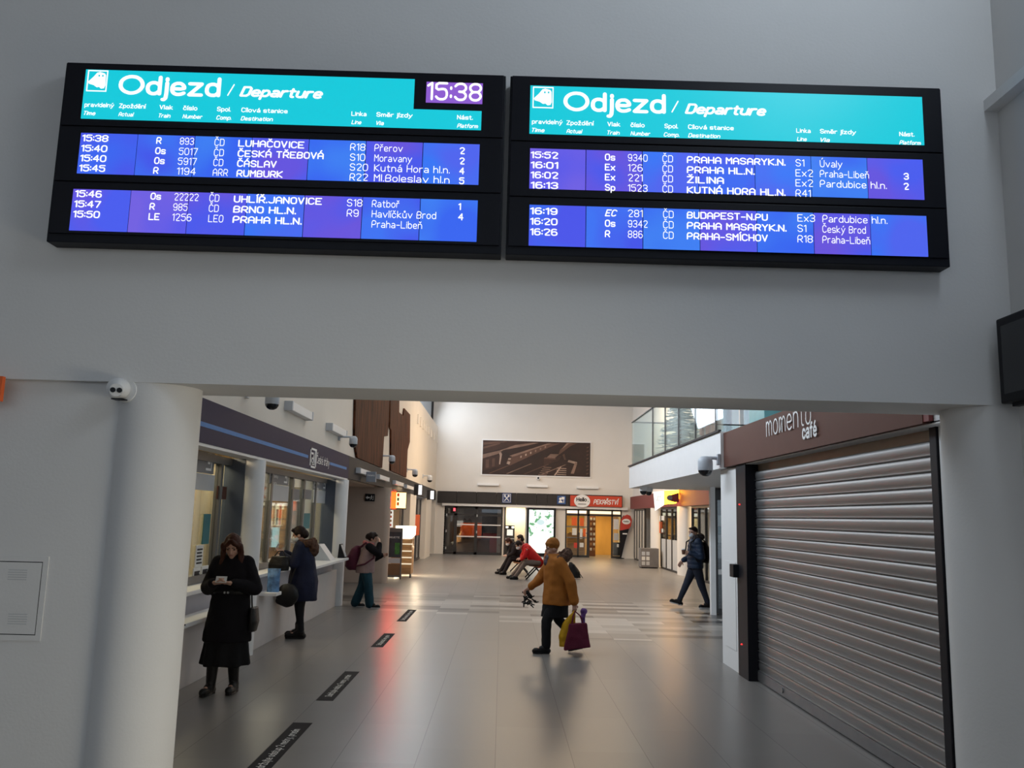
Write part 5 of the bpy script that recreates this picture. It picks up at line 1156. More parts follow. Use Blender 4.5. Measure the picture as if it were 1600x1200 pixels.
# ---- 1: black coat, reading a slip of paper
k = .965
J = dict(k=k, pelvis=(0, -.01, .90), chest=(0, 0, 1.20), neck=(0, .02, 1.37), head=(0, .075, 1.475), nod=-.48, turn=.12,
         shr=(.165, 0, 1.31), shl=(-.165, 0, 1.31), elr=(.235, .02, 1.045), ell=(-.235, .02, 1.045), wrr=(.115, .235, 1.115), wrl=(-.075, .235, 1.115),
         handr=((-.75, .45, .10), (-.2, -.3, 1), -1, .55), handl=((.75, .45, .10), (.2, -.3, 1), -1, .55),
         hipr=(.09, 0, .84), hipl=(-.09, 0, .84), knr=(.11, .06, .45), knl=(-.06, .0, .45), anr=(.125, .05, .088), anl=(-.075, -.07, .088), tor=(.15, .20, .055), tol=(-.07, .08, .055))
t, Rm, hd, _ = figure('person in a long black coat by the ticket windows, reading a white slip', (-2.77, 9.05, 0), pi, J)
def f(s):
    s.loft([((0, 0, 1.40), .07, .065), ((0, 0, 1.355), .15, .09), ((0, 0, 1.29), .195, .115), ((0, .0, 1.18), .20, .135), ((0, 0, 1.02), .185, .13), ((0, 0, .90), .205, .15), ((.005, 0, .74), .225, .165), ((.01, 0, .52), .245, .18)], 28)
    limb(s, [V(.15, 0, 1.31), V(.24, .01, 1.05), V(.125, .215, 1.11)], [.075, .078, .050]); limb(s, [V(-.15, 0, 1.31), V(-.24, .01, 1.05), V(-.09, .215, 1.11)], [.075, .078, .050])
grow('coat', CL['black_wool'], f, t, .011, 5, .010, 7)
def f(s):
    n = 48; rings = []
    for z, r, w_ in ((.56, .215, .004), (.48, .225, .008), (.40, .232, .014), (.30, .245, .020), (.285, .243, .02)):
        rings.append([s.bm.verts.new((.01 + (r + w_ * sin(i * 2 * pi / n * 9)) * cos(i * 2 * pi / n), (r * .74 + w_ * sin(i * 2 * pi / n * 9)) * sin(i * 2 * pi / n), z + .008 * sin(i * 2 * pi / n * 5))) for i in range(n)])
    s._skin(rings, n)
grow('skirt', CL['black_skirt'], f, t, .011, 2, .004, 12)
def f(s): s.loft([((0, 0, 1.035), .192, .138), ((0, 0, .995), .194, .140)], 28)
grow('belt', CL['black_leather'], f, t, .010, 2)
MB().rc((-.012, .146, 1.015), (-.012, .152, 1.015), .012, .012, 10).rc((.022, .146, 1.015), (.022, .152, 1.015), .012, .012, 10).build('buckle', M['alu'], t, True, True)
def f(s):
    def P(x, y, z): return hd + Rm @ (V(x, y, z) * k)
    s.ell(P(0, -.022, .038), .090 * k, .098 * k, .098 * k, 18, 12, Rm)
    for e in (-1, 1):
        for dx, dz in ((.075, 0), (.088, -.02), (.07, .02)): s.rc(P(e * dx, .01 - dz, .03), V(e * .10, .05 + dz, 1.30), .030, .024, 8)
    s.rc(P(0, -.09, 0), V(0, -.07, 1.28), .07, .06, 12)
    for e in (-1, 1): s.rc(P(e * .012, .072, .100), P(e * .066, .052, .02), .020, .024, 8)
grow('hair', SKIN['redhair'], f, t, .009, 3, .006, 26)
shoes(J, CL['black_leather'], t, k, .12)
q = thing('paper_slip', 'white slip of paper held in both hands by the person in the long black coat', 'paper', (-2.79, 8.74, 1.145))
MB().prism([(-2.845, 8.745, 1.125), (-2.735, 8.745, 1.125), (-2.735, 8.77, 1.185), (-2.845, 8.77, 1.185)], (0, -.002, .001)).build('sheet', M['paper'], q)
q = thing('shoulder_bag', 'small black bag hanging at the left hip of the person in the long black coat', 'bag', (-2.55, 9.07, .62))
def f(s): s.loft([((-2.53, 9.07, .62), .035, .10), ((-2.525, 9.07, .72), .05, .12), ((-2.53, 9.07, .86), .032, .11)], 16)
WLq = WL[q.name]
def shift(fn, w):                                          # lets a filler written in world axes be used under a placed thing
    def g(s): fn(s); bmesh.ops.translate(s.bm, verts=s.bm.verts, vec=-w)
    return g
grow('bag_body', CL['black_leather'], shift(f, WLq), q, .010, 3)
MB().tube([(-2.53, 9.00, .85), (-2.555, 9.02, 1.05), (-2.60, 9.04, 1.22), (-2.64, 9.05, 1.35)], .009, 8).build('strap', CL['black_leather'], q, True)

# ---- 2: navy coat at the counter
k = 1.0
J = dict(k=k, mask=1, pelvis=(0, 0, .90), chest=(0, .0, 1.20), neck=(0, .03, 1.40), head=(0, .085, 1.50), nod=-.25, turn=.1,
         shr=(.17, .02, 1.33), shl=(-.17, .02, 1.33), elr=(.22, .08, 1.08), ell=(-.22, .08, 1.08), wrr=(.07, .31, 1.235), wrl=(-.07, .31, 1.225),
         handr=((-.45, .8, .25), (-.6, -.3, .5), -1, .6), handl=((.45, .8, .25), (.6, -.3, .5), -1, .6),
         hipr=(.08, 0, .84), hipl=(-.08, 0, .84), knr=(.07, .02, .46), knl=(-.07, .01, .46), anr=(.08, .02, .088), anl=(-.08, -.05, .088), tor=(.10, .18, .055), tol=(-.10, .13, .055))
t, Rm, hd, _ = figure('person in a navy coat with fur hood and mask at the ticket counter', (-2.96, 13.04, 0), pi / 2, J)
def f(s):
    s.loft([((0, .01, 1.43), .09, .08), ((0, .0, 1.37), .16, .11), ((0, 0, 1.29), .205, .14), ((0, .0, 1.15), .215, .18), ((0, -.01, 1.0), .215, .19), ((0, -.02, .82), .23, .215), ((0, -.02, .54), .235, .225)], 28)
    limb(s, [V(.16, .02, 1.33), V(.225, .08, 1.08), V(.085, .29, 1.225)], [.085, .075, .05]); limb(s, [V(-.16, .02, 1.33), V(-.225, .08, 1.08), V(-.085, .29, 1.215)], [.085, .075, .05])
grow('coat', CL['navy_cloth'], f, t, .011, 4, .012, 6)
def f(s):
    for a in range(-3, 4): u = a / 3 * 1.9; s.ell(V(.13 * sin(u), -.04 - .10 * cos(u), 1.40 - .01 * abs(a)), .06, .06, .065, 10, 8)
    s.ell(V(0, -.15, 1.30), .12, .08, .12)
grow('fur_hood', CL['dark_fur'], f, t, .011, 2, .014, 30)
def f(s):
    def P(x, y, z): return hd + Rm @ V(x, y, z)
    s.ell(P(0, -.025, .035), .090, .100, .100, 18, 12, Rm); s.ell(P(0, -.09, -.01), .07, .06, .07, 12, 8, Rm); s.rc(P(-.05, .065, .085), P(.05, .065, .085), .028, .028, 8)
grow('hair', SKIN['hair'], f, t, .009, 3, .006, 26)
def f(s): limb(s, [V(.08, 0, .85), V(.075, .01, .47), V(.08, .01, .12)], [.105, .068, .05]); limb(s, [V(-.08, 0, .85), V(-.075, .0, .47), V(-.08, -.05, .12)], [.105, .068, .05])
grow('trousers', CL['black_trousers'], f, t, .011, 3, .005, 9)
shoes(J, CL['black_leather'], t, k, .04)
hx = -2.96 - .40
q = thing('paper_slip', 'pale slip held up by the person in the navy coat at the counter', 'paper', (hx, 13.04, 1.27))
MB().prism([(hx - .02, 12.99, 1.26), (hx - .02, 13.09, 1.26), (hx + .02, 13.09, 1.36), (hx + .02, 12.99, 1.36)], (.002, 0, 0)).build('sheet', M['paper'], q)
q = thing('handbag', 'black handbag resting on the counter sill in front of the navy coat', 'handbag', (-3.26, 12.76, .978))
def f(s): s.loft([((-3.24, 12.76, .985), .15, .07), ((-3.24, 12.76, 1.07), .16, .08), ((-3.23, 12.76, 1.19), .125, .05)], 20)
grow('bag_body', CL['black_leather'], shift(f, WL[q.name]), q, .011, 3, .006, 8)
MB().tube([(-3.32, 12.76, 1.18), (-3.27, 12.78, 1.26), (-3.20, 12.78, 1.265), (-3.15, 12.76, 1.18)], .009, 8).build('handle', CL['black_leather'], q, True)
q = thing('shoulder_bag', 'round black shoulder bag at the front of the navy coat, above the legs', 'bag', (-3.12, 12.72, .46))
def f(s): s.ell((-3.08, 12.72, .64), .165, .10, .17, 18, 12); s.rc((-3.20, 12.72, .56), (-3.13, 12.72, .53), .05, .05)
grow('bag_body', CL['black_leather'], shift(f, WL[q.name]), q, .011, 4, .006, 8)
MB().tube([(-3.06, 12.74, .80), (-3.0, 12.80, 1.05), (-2.96, 12.87, 1.28)], .011, 8).build('strap', CL['black_leather'], q, True)

# ---- 3: maroon backpack
k = .93
J = dict(k=k, pelvis=(0, -.02, .82), chest=(0, .03, 1.10), neck=(0, .07, 1.26), head=(0, .10, 1.355), nod=-.15, turn=0,
         shr=(.155, .06, 1.19), shl=(-.155, .06, 1.19), elr=(.22, .25, 1.06), ell=(-.19, .12, .95), wrr=(.10, .25, 1.27), wrl=(-.09, .30, 1.03),
         handr=((-.35, -.15, .8), (-.4, -.8, 0), -1, .6), handl=((.3, .9, .1), (.8, -.2, .2), -1, .6),
         hipr=(.08, -.02, .78), hipl=(-.08, -.02, .78), knr=(.08, .08, .43), knl=(-.08, -.06, .43), anr=(.09, .14, .083), anl=(-.09, -.19, .083), tor=(.10, .28, .05), tol=(-.10, -.05, .05))
t, Rm, hd, _ = figure('person in a rosy grey jacket and teal trousers, one hand raised to the face', (-2.66, 17.30, 0), -pi / 2, J)
def f(s): s.loft([((0, .07, 1.285), .08, .08), ((0, .05, 1.22), .16, .115), ((0, .03, 1.10), .195, .15), ((0, .0, .95), .20, .165), ((0, -.02, .80), .205, .185), ((0, -.02, .68), .20, .18)], 26)
grow('jacket', CL['rosy_grey_jacket'], f, t, .011, 4, .010, 7)
def f(s): limb(s, [V(.14, .06, 1.19), V(.22, .25, 1.06), V(.105, .25, 1.24)], [.085, .075, .055]); limb(s, [V(-.14, .06, 1.19), V(-.20, .12, .95), V(-.10, .28, 1.02)], [.08, .07, .05])
grow('sleeves', CL['black_wool'], f, t, .011, 4, .006, 8)
def f(s):
    for a in range(-4, 5): u = a / 4 * 2.3; s.ell(V(.095 * sin(u), .04 - .10 * cos(u), 1.265 - .01 * abs(a)), .042, .045, .05, 8, 6)
grow('collar', CL['pink_collar'], f, t, .010, 3, .005, 12)
def f(s):
    def P(x, y, z): return hd + Rm @ (V(x, y, z) * k)
    s.ell(P(0, -.025, .03), .092 * k, .102 * k, .102 * k, 18, 12, Rm); s.ell(P(0, -.11, .02), .06, .055, .06, 12, 8, Rm); s.rc(P(-.05, .065, .08), P(.05, .065, .08), .026, .026, 8); s.ell(P(0, .03, .11), .03, .03, .025, 8, 6)
grow('hair', SKIN['hair'], f, t, .009, 3, .006, 26)
def f(s): limb(s, [V(.075, -.01, .80), V(.08, .07, .43), V(.09, .11, .09)], [.12, .092, .088]); limb(s, [V(-.075, -.01, .80), V(-.08, -.07, .43), V(-.09, -.20, .09)], [.12, .092, .088])
grow('trousers', CL['teal_trousers'], f, t, .011, 3, .007, 8)
shoes(J, CL['black_leather'], t, k, 0, CL['sole_white'])
q = thing('backpack', 'maroon backpack worn by the person in teal trousers', 'backpack', (-2.66 - .27, 17.30, .73))
def f(s): s.loft([((-2.93, 17.30, .73), .10, .13), ((-2.95, 17.30, .80), .135, .16), ((-2.93, 17.30, .98), .125, .16), ((-2.88, 17.30, 1.14), .09, .14), ((-2.84, 17.30, 1.21), .05, .10)], 24)
grow('pack', CL['maroon_nylon'], shift(f, WL[q.name]), q, .011, 3, .008, 7)
s = MB()
for e in (-1, 1): s.tube([(-2.80, 17.30 + e * .11, 1.17), (-2.67, 17.30 + e * .155, 1.27), (-2.52, 17.30 + e * .175, 1.15), (-2.49, 17.30 + e * .205, .98), (-2.66, 17.30 + e * .235, .86), (-2.83, 17.30 + e * .17, .82)], .016, 8)
s.build('straps', CL['maroon_nylon'], q, True)

# ---- 4: ochre coat, walking with bags
k = .95
J = dict(k=k, pelvis=(0, 0, .86), chest=(0, .02, 1.15), neck=(0, .04, 1.32), head=(0, .075, 1.42), nod=-.12, turn=.1,
         shr=(.165, .04, 1.25), shl=(-.165, .0, 1.25), elr=(.22, .16, 1.02), ell=(-.24, -.14, .98), wrr=(.20, .34, .86), wrl=(-.25, -.20, .70),
         handr=((-.05, .6, -.55), (-.8, 0, -.3), -1, .8), handl=((0, -.05, -1), (.9, .1, 0), -1, .9),
         hipr=(.08, 0, .80), hipl=(-.08, 0, .80), knr=(.09, -.06, .44), knl=(-.08, .16, .44), anr=(.09, -.36, .13), anl=(-.08, .16, .085), tor=(.09, -.24, .058), tol=(-.08, .30, .052))
t, Rm, hd, _ = figure('person in an ochre coat and brown knitted hat, walking with bags', (.79, 12.22, 0), R(100), J)
def f(s):
    s.loft([((0, .05, 1.35), .10, .09), ((0, .03, 1.29), .17, .12), ((0, .02, 1.20), .215, .15), ((0, .01, 1.05), .215, .165), ((0, 0, .90), .215, .175), ((0, -.01, .66), .225, .20)], 28)
    limb(s, [V(.155, .03, 1.25), V(.235, .16, 1.01), V(.20, .31, .885)], [.09, .078, .06]); limb(s, [V(-.155, .0, 1.25), V(-.245, -.14, .98), V(-.25, -.19, .73)], [.09, .08, .062])
grow('coat', CL['ochre_coat'], f, t, .011, 4, .014, 6)
def f(s): s.loft([((0, -.0, .72), .205, .18), ((0, .01, .60), .20, .18), ((0, .02, .49), .20, .19)], 24)
grow('skirt', CL['black_skirt'], f, t, .012, 3, .008, 9)
def f(s):
    for a in range(-4, 5): u = a / 4 * 1.7; s.ell(V(.15 * sin(u), -.02 - .13 * cos(u), 1.365 - .024 * abs(a)), .065, .075, .072, 10, 8)
grow('fur_collar', CL['dark_fur'], f, t, .011, 2, .016, 30)
def f(s):
    for a in range(12): u = a * pi / 6; s.ell(V(.08 * sin(u), .05 + .08 * cos(u), 1.285 + .01 * cos(u * 3)), .042, .042, .045, 8, 6)
    s.ell(V(0, .14, 1.23), .065, .05, .06)
grow('scarf', CL['patterned_scarf'], f, t, .010, 3, .008, 16)
def f(s):
    def P(x, y, z): return hd + Rm @ (V(x, y, z) * k)
    s.ell(P(0, -.022, .065), .098 * k, .108 * k, .100 * k, 20, 12, Rm); s.loft([(P(0, -.018, .045), .098 * k, .106 * k), (P(0, -.018, .078), .103 * k, .111 * k)], 24)
grow('knitted_hat', CL['ochre_hat'], f, t, .009, 3, .003, 40)
def f(s): limb(s, [V(.08, .0, .78), V(.09, -.06, .44), V(.09, -.35, .16)], [.10, .07, .055]); limb(s, [V(-.08, .0, .78), V(-.08, .15, .44), V(-.08, .15, .12)], [.10, .075, .066])
grow('trousers', CL['black_trousers'], f, t, .011, 3, .006, 9)
J['tor'] = (.09, -.245, .055)
shoes(J, CL['black_leather'], t, k, .03)
bag0 = Matrix.Translation(V(.79, 12.22, 0)) @ Matrix.Rotation(R(100), 4, 'Z')
hl = bag0 @ V(-.25, -.205, .615)                           # the hand that carries
q = thing('tote_bag', 'maroon tote bag carried by the person in the ochre coat', 'bag', (hl.x + .08, hl.y - .06, .07))
A = V(hl.x + .02, hl.y - .10, 0)
def f(s):
    s.prism([(A.x - .16, A.y, .075), (A.x + .20, A.y, .13), (A.x + .14, A.y, .45), (A.x - .10, A.y, .43)], (0, .11, 0))
grow('bag_body', CL['maroon_tote'], shift(f, WL[q.name]), q, .012, 3, .010, 6)
s = MB()
for dy in (.015, .095): s.tube([(A.x - .06, A.y + dy, .43), (A.x - .04, A.y + dy, .53), (hl.x, hl.y, .595), (A.x + .05, A.y + dy, .54), (A.x + .09, A.y + dy, .44)], .008, 8)
s.build('handles', CL['maroon_tote'], q, True)
q = thing('carrier_bag', 'yellow carrier bag beside the maroon tote of the person in the ochre coat', 'bag', (hl.x - .10, hl.y + .1, .10))
def f(s): s.loft([((hl.x - .10, hl.y + .09, .10), .10, .05), ((hl.x - .10, hl.y + .08, .25), .11, .06), ((hl.x - .07, hl.y + .06, .42), .09, .05), ((hl.x - .02, hl.y + .02, .55), .04, .03), ((hl.x, hl.y, .60), .018, .015)], 18)
grow('bag_body', CL['yellow_bag'], shift(f, WL[q.name]), q, .011, 3, .012, 9)
q = thing('wrapped_bunch', 'violet wrapped bunch sticking out of the maroon tote', 'bunch', (A.x + .09, A.y + .05, .40))
def f(s): s.rc((A.x + .09, A.y + .055, .43), (A.x + .095, A.y + .055, .56), .028, .035); s.ell((A.x + .10, A.y + .055, .60), .048, .045, .045)
grow('wrap', CL['violet_wrap'], shift(f, WL[q.name]), q, .010, 2, .008, 14)
hr = bag0 @ V(.195, .375, .80)
q = thing('black_pouch', 'black lacy pouch dangling from the front hand of the person in the ochre coat', 'pouch', (hr.x, hr.y, hr.z - .2))
rnd = random.Random(5); s = MB(); s.rc(hr + V(.0, 0, .01), hr + V(.05, 0, -.06), .02, .03); s.rc(hr + V(-.06, 0, .0), hr + V(.02, 0, -.03), .012, .012)
for _ in range(26):
    a = hr + V(rnd.uniform(-.05, .12), rnd.uniform(-.03, .03), rnd.uniform(-.17, -.05)); s.rc(a, a + V(rnd.uniform(-.05, .05), rnd.uniform(-.03, .03), rnd.uniform(-.05, .03)), .011, .008, 6)
s.build('pouch_body', CL['black_leather'], q, True)

# ---- 5: navy quilted jacket, cup in hand
k = 1.06
J = dict(k=k, mask=1, pelvis=(0, .0, .96), chest=(0, -.01, 1.28), neck=(0, .0, 1.48), head=(0, .045, 1.605), nod=-.05, turn=.45,
         shr=(.19, -.01, 1.40), shl=(-.19, -.01, 1.40), elr=(.25, -.02, 1.10), ell=(-.25, -.04, 1.10), wrr=(.23, .22, .99), wrl=(-.17, .20, 1.18),
         handr=((0, .5, -.75), (-.9, .1, 0), -1, .4), handl=((.25, .9, .1), (.9, -.2, .1), -1, .8),
         hipr=(.09, 0, .90), hipl=(-.09, 0, .90), knr=(.09, .18, .50), knl=(-.09, -.10, .50), anr=(.09, .34, .13), anl=(-.09, -.24, .092), tor=(.10, .50, .125), tol=(-.10, -.08, .06))
t, Rm, hd, _ = figure('person in a navy quilted jacket and white mask walking with a cup', (4.24, 18.86, 0), R(97), J)
def f(s):
    s.loft([((0, .0, 1.50), .10, .09), ((0, -.01, 1.44), .19, .13), ((0, -.01, 1.34), .235, .16), ((0, -.01, 1.18), .235, .17), ((0, 0, 1.0), .225, .165), ((0, 0, .84), .22, .165)], 28)
    limb(s, [V(.18, -.01, 1.40), V(.26, -.02, 1.10), V(.235, .19, 1.0)], [.095, .085, .055]); limb(s, [V(-.18, -.01, 1.40), V(-.26, -.04, 1.10), V(-.18, .17, 1.17)], [.095, .085, .055])
grow('jacket', CL['navy_quilt'], f, t, .011, 4, .006, 7, .008)
def f(s):
    for a in range(-4, 5): u = a / 4 * 2.2; s.ell(V(.12 * sin(u), -.03 - .115 * cos(u), 1.53 - .012 * abs(a)), .055, .06, .07, 10, 8)
grow('fur_hood', CL['grey_fur'], f, t, .011, 2, .014, 30)
def f(s):
    def P(x, y, z): return hd + Rm @ (V(x, y, z) * k)
    s.ell(P(0, -.022, .045), .082 * k, .094 * k, .085 * k, 18, 12, Rm); s.rc(P(-.04, .06, .09), P(.04, .06, .09), .02, .02, 8)
grow('hair', SKIN['hair'], f, t, .009, 3, .003, 30)
def f(s): limb(s, [V(.085, .0, .90), V(.09, .17, .50), V(.09, .33, .17)], [.115, .078, .055]); limb(s, [V(-.085, .0, .90), V(-.09, -.10, .50), V(-.09, -.24, .13)], [.115, .08, .06])
grow('trousers', CL['navy_trousers'], f, t, .011, 3, .006, 9)
J['tor'] = (.10, .50, .15); J['tol'] = (-.10, -.08, .055)
shoes(J, CL['black_leather'], t, k, .02, CL['sole_white'])
Mn = Matrix.Translation(V(4.24, 18.86, 0)) @ Matrix.Rotation(R(97), 4, 'Z')
c = Mn @ V(-.135, .315, 1.14)
q = thing('paper_cup', 'small brown paper cup in the hand of the person in the navy quilted jacket', 'cup', c)
MB().lathe(c, [(0, 0), (.03, 0), (.042, .10), (0, .10)], 20).build('cup', mat('cup_brown', (.16, .07, .04), .6), q, True); MB().lathe(c, [(0, .10), (.045, .10), (.044, .115), (.036, .122), (0, .122)], 20).build('lid', M['signwhite'], q, True)
q = thing('black_backpack', 'slim black backpack on the back of the person in the navy quilted jacket', 'backpack', Mn @ V(0, -.25, .95))
def f(s):
    s.loft([((0, -.235, .96), .14, .05), ((0, -.245, 1.10), .16, .065), ((0, -.235, 1.30), .15, .06), ((0, -.20, 1.42), .11, .035)], 20)
    bmesh.ops.transform(s.bm, matrix=Mn, verts=s.bm.verts); bmesh.ops.translate(s.bm, verts=s.bm.verts, vec=-WL[q.name])
grow('pack', CL['black_leather'], f, q, .011, 3, .005, 8)
s = MB()
for e in (-1, 1): s.tube([tuple(Mn @ V(e * .12, -.19, 1.42)), tuple(Mn @ V(e * .135, -.03, 1.515)), tuple(Mn @ V(e * .14, .15, 1.40)), tuple(Mn @ V(e * .16, .165, 1.20)), tuple(Mn @ V(e * .225, .03, 1.0)), tuple(Mn @ V(e * .15, -.20, .99))], .014, 8)
s.build('straps', CL['black_leather'], q, True)

# ---- benches and the seated people
def bench(label, x, y0, n):
    t = thing('bench', label, 'bench', (x, y0 + n * .29, 0), group='waiting benches')
    y1 = y0 + n * .58
    box('beam', M['black'], x - .03, x + .03, y0, y1, .33, .38, t)
    for y in (y0 + .12, y1 - .12):
        s = MB(); s.rc((x, y, .34), (x - .30, y, .02), .022, .02, 8).rc((x, y, .34), (x + .28, y, .02), .022, .02, 8).build('leg', M['black'], t, True)
    for i in range(n):
        ya, yb = y0 + i * .58 + .03, y0 + (i + 1) * .58 - .03; s = MB(); P = [(-.24, .43), (-.20, .415), (.0, .395), (.17, .40), (.215, .44), (.26, .62), (.31, .86)]
        th_ = .014; prof = [(x + a, z) for a, z in P] + [(x + a + (.014 if a > .18 else 0), z - (.014 if a < .2 else 0)) for a, z in reversed(P)]
        s.prism([(a, ya, z) for a, z in prof], (0, yb - ya, 0)).build('seat_shell', M['seatwood'], t, True)
    return t
pz = at(838, 880, Y=26.2).x
bench('waiting bench with brown seat shells under the person in the red jacket', pz, 25.9, 2)
px2 = at(813, 870, Y=28.4).x
bench('waiting bench with brown seat shells in front of the bright alcove', px2, 27.40, 4)
def sitter(label, loc, rz, lean, top, topm, legm, hairm, spread, maskq, hood=False, k=1.0, foot=.62):
    hy, hz = -.02 + lean * .34, .98 - .06 * lean
    J = dict(k=k, mask=maskq, pelvis=(0, -.05, .53), chest=(0, .03 + lean * .20, .80), neck=(0, .02 + lean * .36, .99 - .05 * lean), head=(0, .05 + lean * .50, 1.12 - .11 * lean), nod=-.25 - .35 * lean, turn=0,
             shr=(.17, lean * .32, .94 - .05 * lean), shl=(-.17, lean * .32, .94 - .05 * lean), elr=(.20, .10 + lean * .30, .68), ell=(-.20, .10 + lean * .30, .68), wrr=(.07, .36 + lean * .12, .62), wrl=(-.07, .36 + lean * .12, .60),
             handr=((-.5, .8, 0), (-.4, 0, -.8), -1, .5), handl=((.5, .8, 0), (.4, 0, -.8), -1, .5),
             hipr=(.09, -.04, .50), hipl=(-.09, -.04, .50), knr=(.12 + spread, .36, .50), knl=(-.12 - spread, .36, .50), anr=(.12 + spread, foot, .085), anl=(-.12 - spread, foot - .06, .085), tor=(.14 + spread, foot + .14, .055), tol=(-.14 - spread, foot + .08, .055))
    t, Rm, hd, _ = figure(label, loc, rz, J, .010)
    def f(s):
        limb(s, [V(0, -.06, .50), V(0, .02 + lean * .16, .76), V(0, .02 + lean * .30, .92), V(0, .02 + lean * .37, 1.0 - .05 * lean)], [.165, .165, .15, .085], 18)
        for q in ('r', 'l'):
            sg = 1 if q == 'r' else -1; limb(s, [V(sg * .14, lean * .31, .93 - .05 * lean), V(*J['el' + q]), V(*J['wr' + q]) - V(0, .02, 0)], [.085, .07, .05])
    grow(top, topm, f, t, .012, 4, .010, 7)
    if hood:
        def f(s):
            for a in range(-3, 4): u = a / 3 * 1.7; s.ell(V(.12 * sin(u), lean * .34 - .02 - .10 * cos(u), 1.0 - .05 * lean), .05, .06, .06, 8, 6)
        grow('hood', topm, f, t, .012, 3, .006, 9)
    def f(s):
        for q in ('r', 'l'): limb(s, [V(*J['hip' + q]), V(*J['kn' + q]), V(*J['an' + q]) + V(0, -.01, .03)], [.105, .082, .06])
        s.ell((0, -.05, .51), .17, .13, .11)
    grow('trousers', legm, f, t, .012, 3, .006, 9)
    def f(s):
        def P(x, y, z): return hd + Rm @ (V(x, y, z) * k)
        s.ell(P(0, -.025, .035), .092 * k, .100 * k, .100 * k, 18, 12, Rm); s.rc(P(-.05, .065, .085), P(.05, .065, .085), .024, .024, 8)
        if not hood: s.ell(P(0, -.07, -.03), .09, .07, .09, 12, 8, Rm)
    grow('hair', hairm, f, t, .010, 2, .010, 22)
    shoes(J, CL['black_leather'], t, k)
    return t
sitter('person in a red jacket and face mask leaning forward on the nearer bench', (pz, 26.19, 0), pi / 2 + .12, 1.0, 'jacket', CL['red_jacket'], CL['khaki_trousers'], SKIN['hair'], .02, 1, True, 1.05, .70)
sitter('person in dark clothes with a face mask on the farther bench, left one', (px2, 28.27, 0), pi / 2 + .25, .75, 'jacket', CL['charcoal_cloth'], CL['charcoal_cloth'], SKIN['redhair'], .02, 1)
sitter('person in dark clothes on the farther bench, the one beside the light box', (px2 + .02, 29.43, 0), pi / 2 - .1, -.05, 'jacket', CL['wine_cloth'], CL['charcoal_cloth'], SKIN['hair'], .02, 0)
p = at(903, 904, Z=0)
q = thing('travel_bag', 'black bag standing on the floor behind the person in the ochre coat', 'bag', (p.x - .1, p.y, 0))
def f(s): s.loft([((p.x - .1, p.y, .02), .20, .13), ((p.x - .12, p.y, .20), .19, .13), ((p.x - .20, p.y, .42), .10, .09), ((p.x - .24, p.y, .50), .04, .04)], 18)
grow('bag_body', CL['black_leather'], shift(f, WL[q.name]), q, .012, 3, .012, 7)
MB().tube([(p.x - .05, p.y - .05, .25), (p.x + .08, p.y - .06, .12), (p.x + .14, p.y - .06, .03)], .010, 6).build('strap', CL['black_leather'], q, True)
# ================================================================ floor markings, wall fittings in front
M['sticker'] = mat('black_floor_sticker', (.016, .015, .018), .8, var=.1, spec=.15)
for k, (y0, y1, x, lab) in enumerate(((6.28, 7.93, -1.71, 'long black floor sticker with white lettering, nearest the viewer'), (8.85, 10.45, -1.71, 'black floor sticker with white lettering, second from the viewer'), (12.35, 13.75, -1.70, 'black floor sticker, third from the viewer, in the red glow'), (15.3, 17.2, -1.70, 'black floor sticker farthest from the viewer, at the edge of the striped paving'))):
    t = thing('floor_sticker', lab, 'floor sticker', (x, (y0 + y1) / 2, 0), group='queue stickers on the floor')
    box('strip', M['sticker'], x - .085, x + .085, y0, y1, .0005, .002, t)
    b = MB(); text_bm(b.bm, 'Dodržujte odstup 2 metry, prosím', (x + .035, y0 + .18, .0026), (0, 1, 0), (-1, 0, 0), .07, (y1 - y0) - .42, .02, 0, .0006); b.build('lettering', M['paper'], t)
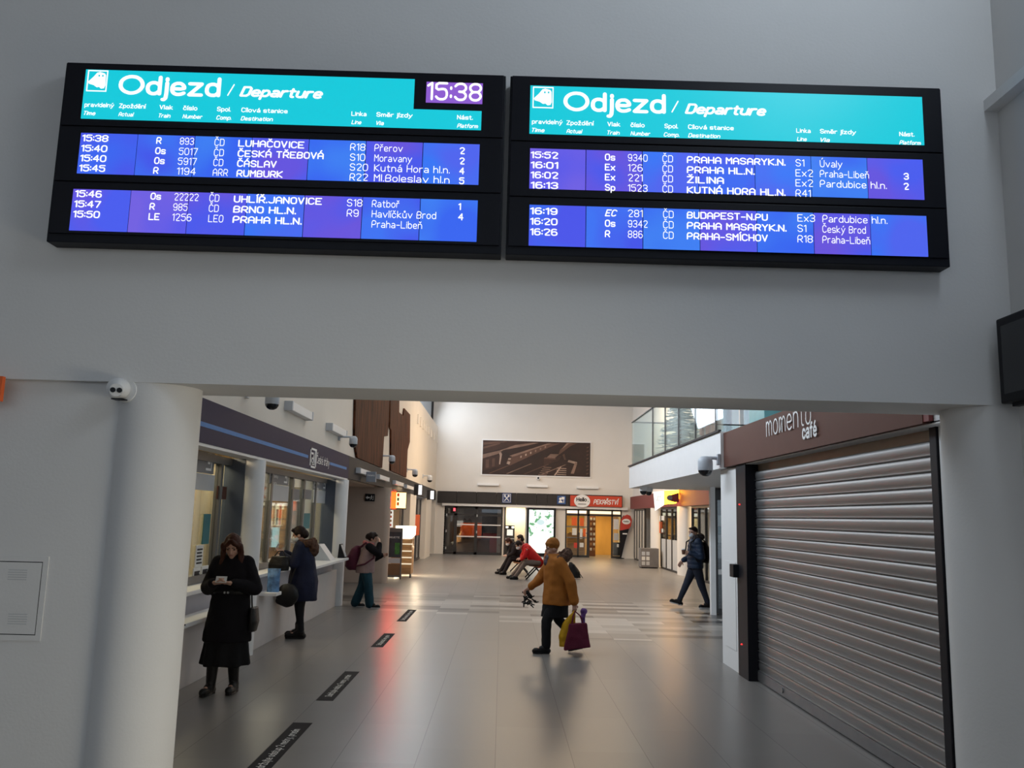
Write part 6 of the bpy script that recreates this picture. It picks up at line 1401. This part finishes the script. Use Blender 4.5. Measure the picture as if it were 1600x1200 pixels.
# white eyeball camera on the lower left wall
WY = YF + .05
p = at(183, 607, Y=WY - .08); t = thing('eyeball_camera', 'white two-lens eyeball camera on the wall beside the big round pier', 'security camera', (p.x, WY, p.z))
MB().rc((p.x + .035, WY, p.z - .005), (p.x + .03, WY - .045, p.z - .005), .072, .066, 24, False).build('base', M['white'], t, smooth=True)
c = V(p.x + .005, WY - .075, p.z); MB().ell(c, .064, .064, .062, 24, 16).build('eyeball', M['white'], t, smooth=True)
d = (EYE - c); d.z -= .6; d.x -= .9; d.normalize(); e = d.cross(V(0, 0, 1)).normalized(); up = e.cross(d)
MB().rc(c + d * .05, c + d * .066, .040, .036, 20, False).build('face_plate', M['white'], t, smooth=True)
for sg in (-1, 1): MB().rc(c + d * .06 + e * sg * .017, c + d * .070 + e * sg * .017, .0145, .0145, 14, False).build('lens', M['lens'], t, smooth=True)
MB().box(p.x - .02, p.x + .05, WY - .10, WY - .04, p.z - .064, p.z - .058).build('gasket', M['black'], t)
# flush access panel at the left edge
x1, x0 = at(62, 935, Y=WY).x, at(0, 935, Y=WY).x - .35
z1, z0 = at(30, 877, Y=WY).z, at(30, 992, Y=WY).z
t = thing('access_panel', 'flush white access panel with two vents on the wall at the left edge', 'panel', ((x0 + x1) / 2, WY - .01, z0))
g = .03
MB().box(x0 - g, x1 + g, WY - .006, WY - .0005, z1, z1 + g).box(x0 - g, x1 + g, WY - .006, WY - .0005, z0 - g, z0).box(x1, x1 + g, WY - .006, WY - .0005, z0, z1).box(x0 - g, x0, WY - .006, WY - .0005, z0, z1).build('frame', M['wall'], t)
box('door', M['wall'], x0 + .004, x1 - .005, WY - .005, WY - .0005, z0 + .005, z1 - .005, t)
box('gap', M['blackmatt'], x0, x1, WY - .002, WY - .0003, z0, z1, t)
for py in (898, 967):
    zc, xc = at(30, py, Y=WY).z, at(29, py, Y=WY).x; s = MB()
    for j in range(5): s.box(xc - .055, xc + .05, WY - .0065, WY - .005, zc - .028 + j * .013, zc - .024 + j * .013)
    s.build('vent', M['frost'], t)
# orange sign at the very left edge
x = at(4, 607, Y=WY - .12).x; z1, z0 = at(3, 588, Y=WY - .12).z, at(3, 627, Y=WY - .12).z
t = thing('orange_sign', 'orange sign just showing at the left edge of the picture, above the access panel', 'sign', (x - .2, WY - .1, z0))
box('panel', M['orange'], x - .5, x, WY - .13, WY - .10, z0, z1, t, .003); box('bracket', M['greyframe'], x - .4, x - .34, WY - .10, WY - .0005, z0 + .05, z0 + .1, t)
